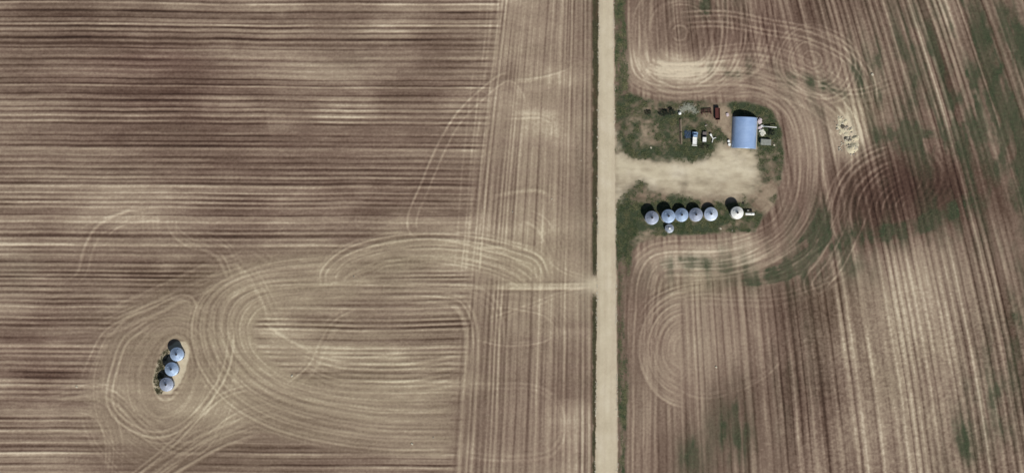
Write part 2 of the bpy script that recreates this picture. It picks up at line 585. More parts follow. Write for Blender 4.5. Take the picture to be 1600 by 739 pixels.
# --- east field: turning passes
YARD = [(961, 150), (985, 145), (1030, 158), (1100, 158), (1128, 160), (1170, 158), (1204, 172), (1221, 200), (1224, 240), (1222, 280), (1212, 318),
        (1190, 345), (1180, 362), (1120, 365), (1050, 368), (1000, 380), (975, 405), (961, 420)]
HEAD = [(962, -60), (962, 60), (972, 120), (1000, 146), (1050, 156), (1130, 153), (1180, 158), (1215, 182), (1228, 225), (1229, 280), (1216, 325), (1190, 352),
        (1130, 371), (1040, 374), (1000, 390), (978, 430), (971, 500), (969, 600), (968, 780)]
track(HEAD, offs(-58, -3, 4.4), 0.75, erase=0.9, wob=1.5, dash=0.5)
track([(1130, 160), (1180, 156), (1222, 178), (1240, 225), (1243, 285), (1232, 335), (1200, 372), (1140, 398), (1060, 404)], offs(-34, -2, 3.8), 0.55, erase=0.8, wob=2.0)
track([(1180, 140), (1240, 150), (1300, 190), (1318, 240), (1310, 300), (1285, 360), (1240, 400), (1190, 425)], offs(-30, 12, 5.5), 0.6, erase=0.7, wob=2.0)
for k in range(16):                                         # spiral in the north-west corner
    q = 12 + k * 5.2
    track(ellipse(1062 + k * 0.8, 52 + k * 0.4, q * 1.0, q * 1.08, n=28, sq=0.85), [0], 0.55, True, 0.6, 2.2, dash=0.9)
for k in range(14):                                         # long U passes
    q = k * 7.4
    track([(1112 + q, -60), (1114 + q, 20), (1112 + q * 0.99, 70), (1098 + q * 0.86, 112), (1066 + q * 0.6, 138 + q * 0.05)], [0], 1.0, erase=0.4, wob=1.2)
for k in range(10):
    q = 8 + k * 6.6
    track(ellipse(1268 + k * 1.0, 93 + k * 0.8, q, q * 0.85, R(25), n=26, sq=0.85), [0], 0.8, True, 0.6, 1.2, dash=0.7)
track([(1060, 20), (1130, 18), (1200, 30), (1270, 45), (1330, 75), (1365, 120), (1372, 170)], [0, 7, 17, 24], 0.9, erase=0.2)
track([(1100, 88), (1180, 82), (1240, 98), (1300, 130), (1340, 170), (1362, 215)], offs(-14, 10, 6), 0.8, erase=0.3)
track([(1405, 128), (1340, 150), (1270, 140), (1210, 108)], offs(-10, 10, 6.5), 0.7)
for k in range(15):                                         # semicircles south of the yard
    q = 10 + k * 4.4
    track(ellipse(1070, 545, q, q * 1.25, 0, 88, 275, 22), [0, 2.0], 0.8, False, 1.1, 1.2, dash=0.5, wide=0.1)
track([(1235, 540), (1200, 585), (1150, 612), (1090, 620), (1030, 590)], [0, 6], 0.4, dash=0.8)
track([(1062, 470), (1100, 466), (1200, 468), (1270, 452), (1330, 420)], [0, -7, 9], 0.8, erase=0.4)
track([(1010, 505), (1030, 478), (1065, 462), (1110, 455)], offs(-22, 6, 6), 0.8, erase=0.6)
for k in range(13):                                         # dark bowl in the east
    q = 14 + k * 8.0
    track(ellipse(1425 - k, 325, q * 1.15, q * 0.98, R(-18), 165, 275, 22), [0], 1.3, False, 0.3, 2.0, dash=0.5, wide=0.35)
for k in range(7):
    q = 22 + k * 9
    track(ellipse(1400, 285, q * 1.3, q * 0.9, R(-20), -40, 70, 20), [0], 0.7, False, 0.0, 1.4)
track([(1170, 438), (1230, 425), (1275, 395), (1300, 345)], offs(-14, 14, 4.5), 0.6, erase=1.0)
track([(1275, 470), (1262, 440), (1290, 400), (1315, 350), (1330, 310)], offs(-10, 30, 8), 0.7, erase=0.3)

FINE = gauss_blur(LINES, 0.95)
TRK = FINE * 2.7 - gauss_blur(LINES, 2.4) * 1.7 + 3.8 * gauss_blur(WIDE, 1.5) - 3.4 * gauss_blur(WIDE, 3.2)  # subtracted blurs paint the shadowed sides of each rut
TRK = np.tanh(TRK * 0.95)
COVM = np.clip(gauss_blur(COVER, 5.0) * 3.0, 0, 1)


# --- green growth left between the passes
GROW = np.zeros((NY, NX))


def grow(pts, width, amp):
    c = spline(pts)
    n = max(1, int(width / 1.5))
    for _ in range(n * 3):
        o = random.gauss(0, width * 0.42)
        tg = np.gradient(c, axis=0)
        tg /= np.maximum(np.hypot(tg[:, 0], tg[:, 1]), 1e-6)[:, None]
        L0 = random.randint(0, max(1, len(c) // 3))
        L1 = random.randint(len(c) * 2 // 3, len(c))
        q = (c + np.stack([-tg[:, 1], tg[:, 0]], 1) * o)[L0:L1]
        w = np.sin(np.linspace(0.15, math.pi - 0.15, len(q)))
        splat(GROW, q, amp * w * 0.7 / STEP * 1.4)


grow([(1130, 440), (1190, 436), (1240, 420), (1275, 392), (1295, 355), (1302, 325)], 17, 0.8)
grow([(1180, 436), (1235, 424), (1268, 404)], 9, 1.0)
grow([(1250, 385), (1280, 350), (1292, 315)], 16, 0.75)
grow([(1330, 372), (1390, 362), (1440, 352), (1500, 322), (1540, 300)], 16, 0.75)
grow([(1365, 362), (1400, 360), (1430, 352)], 8, 0.7)
grow([(1360, 215), (1400, 207), (1450, 204), (1490, 210)], 15, 0.75)
grow([(1470, 200), (1540, 205), (1600, 235)], 18, 0.5)
grow([(1515, -20), (1545, 80), (1580, 180), (1615, 280)], 26, 0.6)
grow([(1490, 60), (1520, 140), (1550, 220)], 14, 0.35)
grow([(1570, -20), (1595, 80), (1620, 180)], 22, 0.6)
grow([(1360, 40), (1375, 110), (1385, 180)], 14, 0.4)
grow([(1205, 128), (1250, 122), (1300, 140), (1340, 160)], 12, 0.45)
grow([(1125, 122), (1150, 117), (1180, 120)], 8, 0.7)
grow([(1310, 85), (1345, 120), (1365, 160)], 12, 0.35)
grow([(1010, 425), (1050, 410), (1110, 412), (1170, 425)], 18, 0.3)
grow([(1150, 605), (1148, 660), (1152, 760)], 26, 0.35)
grow([(1085, 660), (1083, 720), (1085, 790)], 14, 0.4)
grow([(1535, 520), (1560, 630), (1590, 720)], 18, 0.25)
grow([(1490, 640), (1505, 700), (1520, 760)], 14, 0.3)
grow([(1570, 420), (1590, 480), (1610, 560)], 14, 0.4)
grow([(1100, -20), (1098, 15), (1105, 40)], 22, 0.4)
grow([(1440, 20), (1465, 90), (1480, 150)], 10, 0.3)
GROW = np.clip(gauss_blur(GROW, 1.3), 0, 1.3)


# --- straight rows
def profile(seed, lo, hi, span=2200, wid=(1.0, 2.2), dark=True):
    """Bands of uneven tone with narrow dark furrows and bright straw lines between them."""
    r = np.random.default_rng(seed)
    t = np.arange(-300, span, 0.25)
    a = np.zeros_like(t)
    p = -290.0
    while p < span:
        gap = r.uniform(lo, hi)
        if dark:
            lev = r.normal(0, 0.2)
            a += lev * 0.5 * (np.tanh((t - p) / 0.8) - np.tanh((t - p - gap) / 0.8))
            if r.random() < 0.8:
                a -= r.uniform(0.5, 1.45) * np.exp(-0.5 * ((t - p) / r.uniform(0.8, 1.5)) ** 2)
            if r.random() < 0.85:
                a += r.uniform(0.4, 1.3) * np.exp(-0.5 * ((t - p - gap * r.uniform(0.35, 0.65)) / r.uniform(*wid)) ** 2)
        else:
            a += r.uniform(0.25, 1.0) * np.exp(-0.5 * ((t - p) / r.uniform(*wid)) ** 2)
        p += gap
    a -= a.mean()
    return t, a


def rows(coord, seed, lo, hi, **k):
    t, a = profile(seed, lo, hi, **k)
    return np.interp(coord, t, a)


warp = 5.0 * fbm(PX / 420, PY / 260, 101, 3) + 0.9 * fbm(PX / 70, PY / 60, 111, 2)
tA = PY + warp - 3.0 * (PX / 800)
modA = np.clip(0.95 + 0.7 * fbm(PX / 190, PY / 30, 121, 3) + 0.25 * fbm(PX / 40, PY / 9, 122, 2), 0.25, 1.8)
rowsA = (1.0 * rows(tA, 5, 6.5, 10.5, wid=(1.0, 1.7)) + 0.45 * rows(tA, 6, 3.5, 6, wid=(0.8, 1.3), dark=False)) * modA
rowsA += 0.22 * fbm(PX / 11, tA / 3.2, 133, 2) + 0.35 * fbm(PX / 45, tA / 2.6, 131, 2) + 0.25 * fbm(PX / 230, tA / 16, 132, 3)               # fine streaks along the rows

bx0 = 785 - 70 * (PY / 739) + 8 * np.sin(PY / 739 * math.pi) * -1  # boundary of the headland
sB = (PX - bx0) / np.maximum(926 - bx0, 1)
tB = sB * 180 + 0.8 * fbm(PX / 50, PY / 90, 141, 2)
modB = np.clip(0.85 + 0.8 * fbm(PX / 30, PY / 190, 151, 3), 0.15, 1.8)
rowsB = (0.75 * rows(tB, 9, 5, 11, wid=(0.9, 1.7)) + 0.3 * rows(tB, 10, 3.5, 6, wid=(0.8, 1.2), dark=False)) * modB
rowsB *= 0.8 + 0.35 * sstep(470, 620, PY)
rowsB += 0.35 * fbm(tB / 2.4, PY / 60, 161, 2)
inB = sstep(-0.10, 0.06, sB + 0.05 * fbm(PX / 20, PY / 8, 163, 3))

u_ = 739 - PY
kk = 0.12 * u_ + 0.0001 * u_ * u_
x0 = PX.copy()
for _ in range(25):
    sc = 1.9 * (1 - np.exp(-np.maximum(x0 - 1000, 0) / 560))
    x0 = 0.5 * x0 + 0.5 * (PX + sc * kk)
tC = x0 - 900 + 1.0 * fbm(PX / 60, PY / 100, 171, 2)
modC = np.clip(0.8 + 0.9 * fbm(tC / 50, PY / 160, 181, 3), 0.15, 1.9)
rowsC = (1.05 * rows(tC, 15, 9, 16, wid=(1.3, 2.4)) + 0.35 * rows(tC, 16, 4, 7, wid=(0.8, 1.3), dark=False)) * modC
rowsC += 0.4 * fbm(tC / 3.0, PY / 45, 191, 3)
rowsC += (0.3 + 0.35 * sstep(420, 520, PY)) * fbm(PX / 4.0, PY / 3.0, 195, 2) * sstep(1100, 1300, PX)

# --- broad tones
wx = PX + 26 * fbm(PX / 90, PY / 90, 201, 3)
wy = PY + 26 * fbm(PX / 90, PY / 90, 211, 3)


def blobs(lst):
    o = np.zeros_like(PX)
    for x, y, rx, ry, a in lst:
        o += a * np.exp(-0.5 * (((wx - x) / rx) ** 2 + ((wy - y) / ry) ** 2))
    return o


east = PX > 950
tone_w = 0.46 + blobs([
    (230, 150, 260, 150, -0.06), (270, 150, 110, 60, -0.08), (330, 260, 90, 60, -0.07), (600, 60, 40, 40, 0.10), (500, 110, 60, 30, 0.08), (150, 100, 140, 60, -0.02),
    (100, 30, 120, 40, -0.12), (450, 30, 120, 30, -0.06), (560, 180, 90, 60, -0.05), (480, 320, 110, 70, -0.08), (690, 150, 60, 90, -0.06), (700, 260, 60, 60, -0.04),
    (60, 290, 90, 40, 0.10), (240, 340, 40, 40, 0.10), (40, 430, 60, 40, 0.12), (110, 350, 60, 14, -0.06), (60, 550, 70, 60, -0.10), (60, 690, 60, 40, 0.05),
    (390, 475, 40, 40, 0.16), (640, 410, 110, 40, 0.08), (450, 110, 90, 25, 0.05), (840, 260, 60, 200, 0.12), (720, 460, 40, 30, 0.06), (840, 620, 80, 120, -0.02),
    (920, 600, 14, 200, 0.06), (500, 560, 100, 60, 0.03), (60, 600, 40, 40, -0.08), (40, 650, 40, 30, 0.08), (300, 420, 90, 40, -0.05), (560, 720, 150, 14, -0.10), (280, 720, 100, 20, -0.03),
]) + 0.13 * fbm(PX / 150, PY / 60, 221, 4) + 0.24 * np.clip(fbm(PX / 90, PY / 40, 225, 5) - 0.05, 0, 1)
tone_e = 0.42 + blobs([
    (1065, 114, 52, 17, 0.46), (1050, 60, 60, 40, 0.02), (1180, 60, 90, 60, -0.10), (1120, 30, 60, 40, -0.04), (1318, 198, 16, 24, 0.42), (1333, 226, 13, 14, 0.35), (1300, 130, 60, 40, 0.03),
    (1420, 285, 80, 42, -0.22), (1360, 330, 70, 36, -0.15), (1500, 290, 60, 40, -0.12), (1560, 100, 60, 160, -0.10), (1420, 60, 60, 60, 0.05), (1500, 40, 50, 60, 0.03),
    (1100, 395, 80, 14, 0.26), (1060, 425, 60, 20, 0.08), (1240, 250, 14, 80, 0.08), (1270, 200, 30, 60, 0.06), (1415, 460, 60, 70, 0.17), (1390, 560, 70, 90, 0.14), (1500, 550, 50, 90, 0.11),
    (1400, 690, 70, 60, 0.11), (1110, 520, 60, 60, 0.10), (1250, 560, 50, 80, -0.10), (1250, 480, 40, 40, -0.06), (1200, 640, 120, 60, -0.05), (1590, 450, 40, 120, -0.06), (1540, 400, 60, 30, 0.08),
    (1040, 600, 50, 60, 0.05), (1010, 660, 30, 80, -0.08), (1470, 340, 40, 20, -0.02), (1360, 410, 40, 20, 0.05), (985, 470, 14, 60, -0.08),
]) + 0.11 * fbm(PX / 110, PY / 110, 231, 4) + 0.12 * fbm(tC / 22, PY / 130, 235, 3)
red_e = 0.16 + blobs([(1190, 60, 100, 60, 0.4), (1400, 290, 110, 60, 0.5), (985, 420, 30, 60, 0.3), (1240, 280, 30, 70, 0.3), (1080, 440, 70, 20, -0.9), (1340, 180, 40, 50, -0.7), (1400, 560, 120, 120, -0.4),
                      (1250, 540, 60, 90, 0.2), (1290, 450, 40, 40, -0.3), (1560, 120, 60, 140, -0.3)]) + 0.25 * fbm(PX / 60, PY / 60, 241, 3)
red_w = 0.04 + blobs([(250, 150, 160, 60, 0.35), (480, 300, 140, 80, 0.2), (60, 560, 80, 60, 0.35), (400, 470, 120, 60, -0.35), (560, 580, 160, 70, -0.45), (850, 430, 60, 60, -0.5), (290, 620, 130, 80, -0.3),
                      (840, 250, 50, 140, -0.25), (850, 660, 60, 60, 0.15), (620, 400, 90, 40, -0.45), (230, 110, 60, 15, 0.5)]) + 0.25 * fbm(PX / 70, tA / 8, 251, 3)
streak_c = fbm(tC / 14, PY / 110, 261, 3)
flush = blobs([
    (1560, 110, 60, 150, 0.9), (1590, 260, 40, 70, 0.7), (1480, 110, 60, 110, 0.5), (1390, 90, 60, 90, 0.5), (1420, 205, 70, 20, 0.9), (1540, 205, 60, 34, 0.8), (1290, 130, 60, 24, 0.6),
    (1145, 118, 34, 10, 0.6), (1282, 350, 30, 40, 0.7), (1235, 420, 60, 18, 0.8), (1405, 357, 44, 18, 0.8), (1480, 335, 50, 22, 0.7), (1340, 368, 50, 16, 0.5), (1080, 415, 70, 22, 0.5),
    (1150, 670, 34, 50, 0.7), (1085, 710, 18, 30, 0.7), (1560, 620, 30, 60, 0.7), (1500, 690, 24, 50, 0.6), (1590, 480, 24, 80, 0.5), (1100, 10, 34, 24, 0.5), (1250, 560, 30, 70, 0.3), (1330, 420, 30, 30, 0.3)])
green_e = 0.95 * flush * np.clip(0.35 + 1.5 * streak_c + 0.9 * fbm(PX / 14, PY / 26, 267, 3), 0, 1.1) + 0.95 * GROW * np.clip(0.8 + 0.7 * streak_c + 0.8 * fbm(PX / 9, PY / 16, 268, 3), 0.1, 1.3) + 0.12 * np.clip(fbm(tC / 30, PY / 120, 265, 3), 0, 1)
green_w = blobs([(30, 415, 30, 20, 0.15), (545, 95, 30, 20, 0.10), (640, 420, 40, 20, 0.08), (920, 330, 8, 300, 0.15)])

# --- road, ditches, yard
roadL = 935.6 - 5.0 * PY / 739 + 0.9 * fbm(PY / 9, PX * 0, 301, 3)
roadR = 958.6 + 6.4 * PY / 739 + 0.9 * fbm(PY / 9, PX * 0 + 4, 311, 3)
sd_road = np.maximum(roadL - PX, PX - roadR)
edge = 3.0 * fbm(PX / 14, PY / 14, 321, 3)
sd_yard = poly_sdf(YARD) + edge
DRIVE = [(956, 200), (966, 218), (970, 236), (988, 248), (1010, 251), (1060, 254), (1095, 250), (1116, 240), (1119, 226), (1128, 220), (1141, 229), (1165, 231), (1182, 236), (1185, 268), (1181, 304),
         (1150, 311), (1110, 308), (1065, 304), (1030, 299), (1012, 293), (1004, 284), (990, 283), (976, 296), (966, 320), (956, 340)]
sd_drive = poly_sdf(DRIVE) + 4.5 * fbm(PX / 16, PY / 9, 331, 4)
BINPAD = [(276, 533), (291, 534), (297, 548), (291, 576), (281, 600), (266, 616), (246, 615), (238, 600), (243, 574), (254, 550)]
sd_pad = poly_sdf(BINPAD) + 1.5 * fbm(PX / 7, PY / 7, 341, 2)
sd_dw = np.maximum(924.5 - PX + 0.5 * edge, -sd_road * -1)   # west ditch lies between the field and the road
ditchW = ((PX > 926.3 + 0.3 * edge) & (PX < roadL)).astype(float)
approach = np.exp(-0.5 * ((PY - 445) / 9) ** 2)
ditchW_soft = gauss_blur(ditchW, 0.9) * (1 - np.clip(1.6 * approach, 0, 1))
de_w = 19 + 6 * fbm(PY / 60, PX * 0, 351, 2) + 8 * np.exp(-((PY - 130) / 60) ** 2) + 10 * np.exp(-((PY - 380) / 60) ** 2) - 4 * sstep(420, 520, PY)
ditchE = sstep(0, 3, PX - roadR) * (1 - sstep(0.6, 1.25, (PX - roadR) / de_w)) * (1 - 0.6 * np.exp(-((PY - 450) / 35) ** 2))
in_yard = 1 - sstep(-4, 3, sd_yard)
in_drive = (1 - sstep(-13, 9, sd_drive + 3 * fbm(PX / 5, PY / 4, 335, 2))) * sstep(-2, 1, sd_road)
in_road = 1 - sstep(-1.0, 0.9, sd_road)
in_pad = 1 - sstep(-2, 1.5, sd_pad)

# --- compose
rows_w = rowsA * (1 - inB) + rowsB * inB
cut = 1 - 0.9 * COVM
tone = np.where(east, 0.085 + tone_e + 0.20 * rowsC * cut, 0.075 + tone_w + 0.235 * rows_w * (1 - 0.8 * np.clip(fbm(PX / 75, PY / 50, 225, 4) - 0.05, 0, 1)) * cut + 0.02 * inB) + 0.27 * TRK + 0.03 * COVM
tone += 0.05 * fbm(PX / 3, PY / 3, 401, 2)
red = np.where(east, red_e, red_w - 0.25 * COVM)
green = np.where(east, green_e * (1 - 0.55 * np.clip(TRK * 1.3, 0, 1)) * (1 - 0.35 * np.clip(rowsC * cut, 0, 1)), green_w)
green = np.clip(green * (1.0 + 0.7 * np.exp(-0.5 * (((PX - 1240) / 70) ** 2 + ((PY - 395) / 45) ** 2))), 0, 0.95) * (0.8 + 0.35 * fbm(PX / 12, PY / 30, 405, 3))
green = np.clip(green, 0, 1)
gravel = np.zeros_like(PX)

# the yard: rough grass with worn and weedy patches
yg = np.clip(0.85 + 0.75 * fbm(PX / 22, PY / 14, 411, 4) + 0.55 * fbm(PX / 6, PY / 5, 415, 3) + blobs([
    (1000, 185, 26, 22, -0.35), (1012, 215, 14, 16, -0.4), (1130, 200, 7, 40, -1.1), (1110, 180, 12, 14, -0.8), (1072, 172, 12, 6, -0.5), (1200, 190, 20, 24, 0.4), (1160, 166, 30, 8, 0.6), (1050, 236, 40, 8, 0.5),
    (1150, 300, 60, 14, -0.7), (1160, 326, 30, 14, -0.45), (1205, 270, 12, 40, -0.5), (1100, 350, 60, 8, 0.8), (975, 350, 14, 30, 0.6), (1020, 358, 16, 10, -0.5), (1090, 364, 60, 5, -0.5), (1000, 300, 30, 8, -0.2),
    (1196, 335, 10, 14, -0.8), (1060, 300, 60, 6, -0.4)]), 0, 1)
yt = 0.56 + 0.18 * fbm(PX / 12, PY / 10, 421, 4) + blobs([(1130, 205, 8, 40, 0.06), (1150, 305, 50, 14, 0.08), (1025, 355, 16, 8, 0.10), (1012, 215, 12, 14, 0.10)])
tone = tone * (1 - in_yard) + yt * in_yard
green = green * (1 - in_yard) + yg * in_yard
red = red * (1 - in_yard) + (-0.45) * in_yard
green = np.maximum(green, ditchE * np.clip(0.55 + 0.9 * fbm(PX / 8, PY / 22, 431, 4), 0.05, 1))
green = np.maximum(green, ditchW_soft * np.clip(0.6 + 0.8 * fbm(PX / 6, PY / 16, 441, 3) + 0.15 * sstep(300, 480, PY), 0, 1))
tone = tone * (1 - ditchW_soft) + 0.20 * ditchW_soft
red = red * (1 - ditchW_soft) - 0.8 * ditchW_soft
tone = tone * (1 - 0.5 * ditchE) + 0.42 * 0.5 * ditchE
# gravel
worn = np.clip(0.62 + 0.45 * fbm(PX / 40, PY / 7, 451, 4) + 0.4 * fbm(PX / 12, PY / 8, 455, 3) + 0.38 * np.exp(-((PY - 264) / 16) ** 2), 0, 1)
gravel = np.maximum(gravel, in_drive * worn)
gravel = np.maximum(gravel, np.clip(approach * sstep(880, 925, PX) * (PX < 940) * 0.9, 0, 1) * np.clip(0.6 + 0.5 * sstep(915, 928, PX), 0, 1))
gravel = np.maximum(gravel, in_road * (0.92 + 0.08 * fbm((PX - roadL) / 3.0, PY / 90, 461, 3)))
road_wheel = np.exp(-0.5 * ((PX - roadL - 8) / 2.2) ** 2) + np.exp(-0.5 * ((PX - roadL - 19) / 2.2) ** 2)
tone = tone * (1 - in_road) + (0.84 + 0.05 * fbm(PX / 4, PY / 80, 471, 3)) * in_road
gravel = gravel * (1 - in_road * np.clip(0.30 * (1 - road_wheel) + 0.25 * fbm(PX / 3, PY / 40, 475, 3), 0, 0.6))
green = green * (1 - np.clip(gravel * 1.5, 0, 1)) * (1 - in_pad)
pad_g = in_pad * blobs([(247, 585, 7, 30, 0.9), (243, 604, 5, 6, 0.5)])
green = np.maximum(green, np.clip(pad_g * (0.8 + 0.8 * fbm(PX / 5, PY / 5, 481, 2)), 0, 1))
tone = tone * (1 - in_pad) + (0.86 + 0.1 * fbm(PX / 4, PY / 4, 491, 3)) * in_pad
gravel = np.maximum(gravel, in_pad * np.clip(0.55 + 0.5 * fbm(PX / 4, PY / 4, 495, 3), 0, 1) * (1 - np.clip(green * 1.5, 0, 1)))
tone = np.clip(tone, 0.0, 1.0)

# relief in metres
field = (1 - in_yard) * (1 - in_road) * (1 - in_pad) * (1 - in_drive)
H = field * (0.06 * np.where(east, rowsC * cut, rows_w * cut) + 0.10 * TRK + 0.03 * fbm(PX / 3, PY / 3, 501, 2)) + 0.015 * fbm(PX / 5, PY / 5, 511, 2) * (in_yard + in_pad)
H -= 0.3 * gauss_blur(ditchW * (1 - np.clip(1.4 * approach, 0, 1)), 1.6)
H -= 0.25 * ditchE * (1 - in_drive)
H += 0.10 * in_road * (1 - ((PX - (roadL + roadR) / 2) / 14.0) ** 2)
fr = np.minimum(np.minimum(PX - gx[0], gx[-1] - PX), np.minimum(PY - gy[0], gy[-1] - PY))
H *= sstep(0, 12, fr)
NOBJ = sstep(0, 6, poly_sdf(BINPAD))                       # keep the pads flat
H = np.where(in_pad > 0.2, 0.0, H)


def ground_z(px, py):
    i = int(round((px - gx[0]) / STEP))
    j = int(round((py - gy[0]) / STEP))
    return float(H[max(0, min(NY - 1, j)), max(0, min(NX - 1, i))])


VX = (PX - CX) * S
VY = -(PY - CY) * S
COV = np.stack([tone, red, green, np.clip(gravel, 0, 1)], -1).astype(np.float32)


def q(a):
    return (a[:-1, :-1] + a[1:, :-1] + a[:-1, 1:] + a[1:, 1:]) / 4


fx_, fy_ = q(PX), q(PY)
reg = np.where(fx_ > 948, 1, 0)                            # 0 field_west, 1 field_east
reg[(q(ditchW_soft) > 0.35)] = 3
reg[(q(ditchE) > 0.5) & (q(sd_road) > 0) & (fx_ > 948)] = 4
reg[(q(sd_yard) < 0) & (fx_ > 948)] = 5
reg[(q(sd_drive) < 0) & (fx_ > 948)] = 6
reg[(q(sd_pad) < 0)] = 7
reg[(q(sd_road) < 0)] = 2
idx = np.arange(NX * NY).reshape(NY, NX)
quads = np.stack([idx[1:, :-1], idx[1:, 1:], idx[:-1, 1:], idx[:-1, :-1]], -1)


def ground_part(name, code):
    f = quads[reg == code]
    used, inv = np.unique(f.ravel(), return_inverse=True)
    co = np.stack([VX.ravel()[used], VY.ravel()[used], H.ravel()[used]], -1).astype(np.float32)
    me = bpy.data.meshes.new(name)
    me.vertices.add(len(used))
    me.vertices.foreach_set('co', co.ravel())
    me.loops.add(len(inv))
    me.loops.foreach_set('vertex_index', inv.astype(np.int32))
    me.polygons.add(len(f))
    me.polygons.foreach_set('loop_start', np.arange(0, len(inv), 4, dtype=np.int32))
    me.polygons.foreach_set('loop_total', np.full(len(f), 4, np.int32))
    me.polygons.foreach_set('use_smooth', np.ones(len(f), bool))
    at = me.attributes.new('cover', 'FLOAT_COLOR', 'POINT')
    at.data.foreach_set('color', COV.reshape(-1, 4)[used].ravel())
    me.materials.append(GROUND)
    me.update(calc_edges=True)
    o = bpy.data.objects.new(name, me)
    COL.objects.link(o)
    o['kind'] = 'structure'
    return o


for nm, code in (('field_west', 0), ('field_east', 1), ('road', 2), ('roadside_ditch_west', 3), ('roadside_ditch_east', 4), ('farmyard', 5), ('driveway', 6), ('bin_pad', 7)):
    ground_part(nm, code)

# land beyond the surveyed fields, out to the horizon
m, nt, p = node_mat('far_prairie_soil')
c = ramp(nt, noise(nt, 0.02, 6.0, 0.6), [(0.3, lin(92, 76, 64)), (0.5, lin(124, 106, 91)), (0.7, lin(150, 134, 114))])
nt.links.new(c, p.inputs['Base Color'])
p.inputs['Roughness'].default_value = 0.95
p.inputs['Specular IOR Level'].default_value = 0.1
xa, xb = VX[0, 0], VX[0, -1]
ya, yb = VY[-1, 0], VY[0, 0]
F = 6000.0
g = MB()
xs_, ys_ = (-F, xa, xb, F), (-F, ya, yb, F)
for i in range(3):
    for j in range(3):
        if i == 1 and j == 1:
            continue
        g.add([(xs_[i], ys_[j], 0), (xs_[i + 1], ys_[j], 0), (xs_[i + 1], ys_[j + 1], 0), (xs_[i], ys_[j + 1], 0)], [(0, 1, 2, 3)])
tag(g.build('ground', m), kind='structure')


# ------------------------------------------------------------------ grain bins
def grain_bin(px, py, rad, eave, roof_mat, label, group, name='grain_bin', wall='wall_steel', rz=0.0, rise=None, seed=0, dark_cap=True):
    t = empty(name, px, py, R(seed * 36.0 - 40.0 if seed in (2, 4, 5, 7, 9) else -12.0), label, 'grain bin', group)
    rise = rise or rad * 0.70
    eave *= 0.80
    n = 60
    prof = [(rad, 0.02)]
    z = 0.15
    while z < eave - 0.05:                                 # corrugated rings
        prof += [(rad, z), (rad + 0.035, z + 0.12)]
        z += 0.24
    prof.append((rad, eave))
    MB().lathe(prof, n).build('wall', wall, t, True)
    MB().lathe([(rad + 0.22, -0.05), (rad + 0.22, 0.08), (rad - 0.05, 0.10)], 40).build('foundation_ring', 'concrete', t)
    # roof: radial panels with raised seams
    rp = [(rad + 0.12, eave - 0.04), (rad + 0.10, eave + 0.03)]
    for k in range(1, 7):
        f = k / 6.0
        rp.append((rad * (1 - f) + 0.42 * f, eave + 0.03 + rise * f))
    rf = MB().lathe(rp, n, jitter=lambda k, i: (0.022 if i % 3 == 0 else 0.0) if 0 < k < 7 else 0.0).build('roof', roof_mat, t)
    top = eave + 0.03 + rise
    MB().lathe([(0.45, top - 0.05), (0.45, top + 0.24), (0.30, top + 0.22), (0.0, top + 0.24)], 18).build('cap', 'steel_dark' if dark_cap else 'white', rf, True)
    for k in range(3):                                     # vents round the shoulder
        a = R(70 + 120 * k + seed * 17)
        rr = rad * 0.62
        zz = eave + 0.03 + rise * (1 - 0.62) + 0.12
        MB().box((rr * math.cos(a), rr * math.sin(a), zz), (0.36, 0.36, 0.26), a).build('vent', roof_mat, rf)
    a = R(-60 + seed * 11)
    dx, dy = math.cos(a), math.sin(a)
    MB().box((dx * (rad + 0.05), dy * (rad + 0.05), 1.3), (0.10, 0.75, 1.7), a).build('door', 'steel_dark', t)
    l = MB()
    a = R(-110 + seed * 11)
    M3 = Matrix.Rotation(a, 3, 'Z')
    for s in (-0.22, 0.22):
        l.tube(M3 @ Vector((rad + 0.16, s, 0.3)), M3 @ Vector((rad + 0.16, s, eave + 0.1)), 0.025, n=5)
    zz = 0.5
    while zz < eave:
        l.tube(M3 @ Vector((rad + 0.16, -0.22, zz)), M3 @ Vector((rad + 0.16, 0.22, zz)), 0.02, n=4)
        zz += 0.35
    l.build('ladder', 'steel_dark', t)
    return t


GE, GW = 'row of five grain bins by the driveway', 'three grain bins standing in the west field'
grain_bin(1017.6, 340.5, 2.75, 5.2, 'galv_old', 'tall grey steel grain bin at the road end of the row of five', GE, seed=1)
grain_bin(1043.2, 338.0, 2.75, 5.5, 'galv', 'tall steel grain bin with blue roof, second from the road in the row of five', GE, seed=2)
grain_bin(1064.2, 336.0, 2.75, 3.6, 'galv', 'shorter steel grain bin in the middle of the row of five', GE, seed=3)
grain_bin(1086.4, 335.6, 2.75, 4.0, 'galv_old', 'shorter grey steel grain bin, fourth from the road in the row of five', GE, seed=4)
grain_bin(1110.0, 334.6, 2.75, 3.4, 'galv_pale', 'shorter bright steel grain bin at the far east end of the row of five', GE, seed=5)
grain_bin(1150.0, 332.8, 2.5, 6.4, 'white', 'white painted grain bin standing alone beside the white fuel tank', None, wall='white_old', seed=6)
grain_bin(1045.6, 357.0, 1.75, 2.3, 'wall_steel', 'small squat steel bin in front of the row of five bins', None, name='small_hopper_bin', seed=7, rise=0.6, dark_cap=False)  # white cap paints in the bright specular spot on this roof
grain_bin(278.8, 552.4, 2.82, 5.2, 'galv', 'northernmost of the three steel grain bins in the west field', GW, seed=8)
grain_bin(270.6, 575.6, 2.82, 5.0, 'galv_blue', 'middle one of the three steel grain bins in the west field', GW, seed=9)
grain_bin(262.4, 599.4, 2.82, 4.8, 'galv_old', 'southernmost of the three steel grain bins in the west field', GW, seed=10)


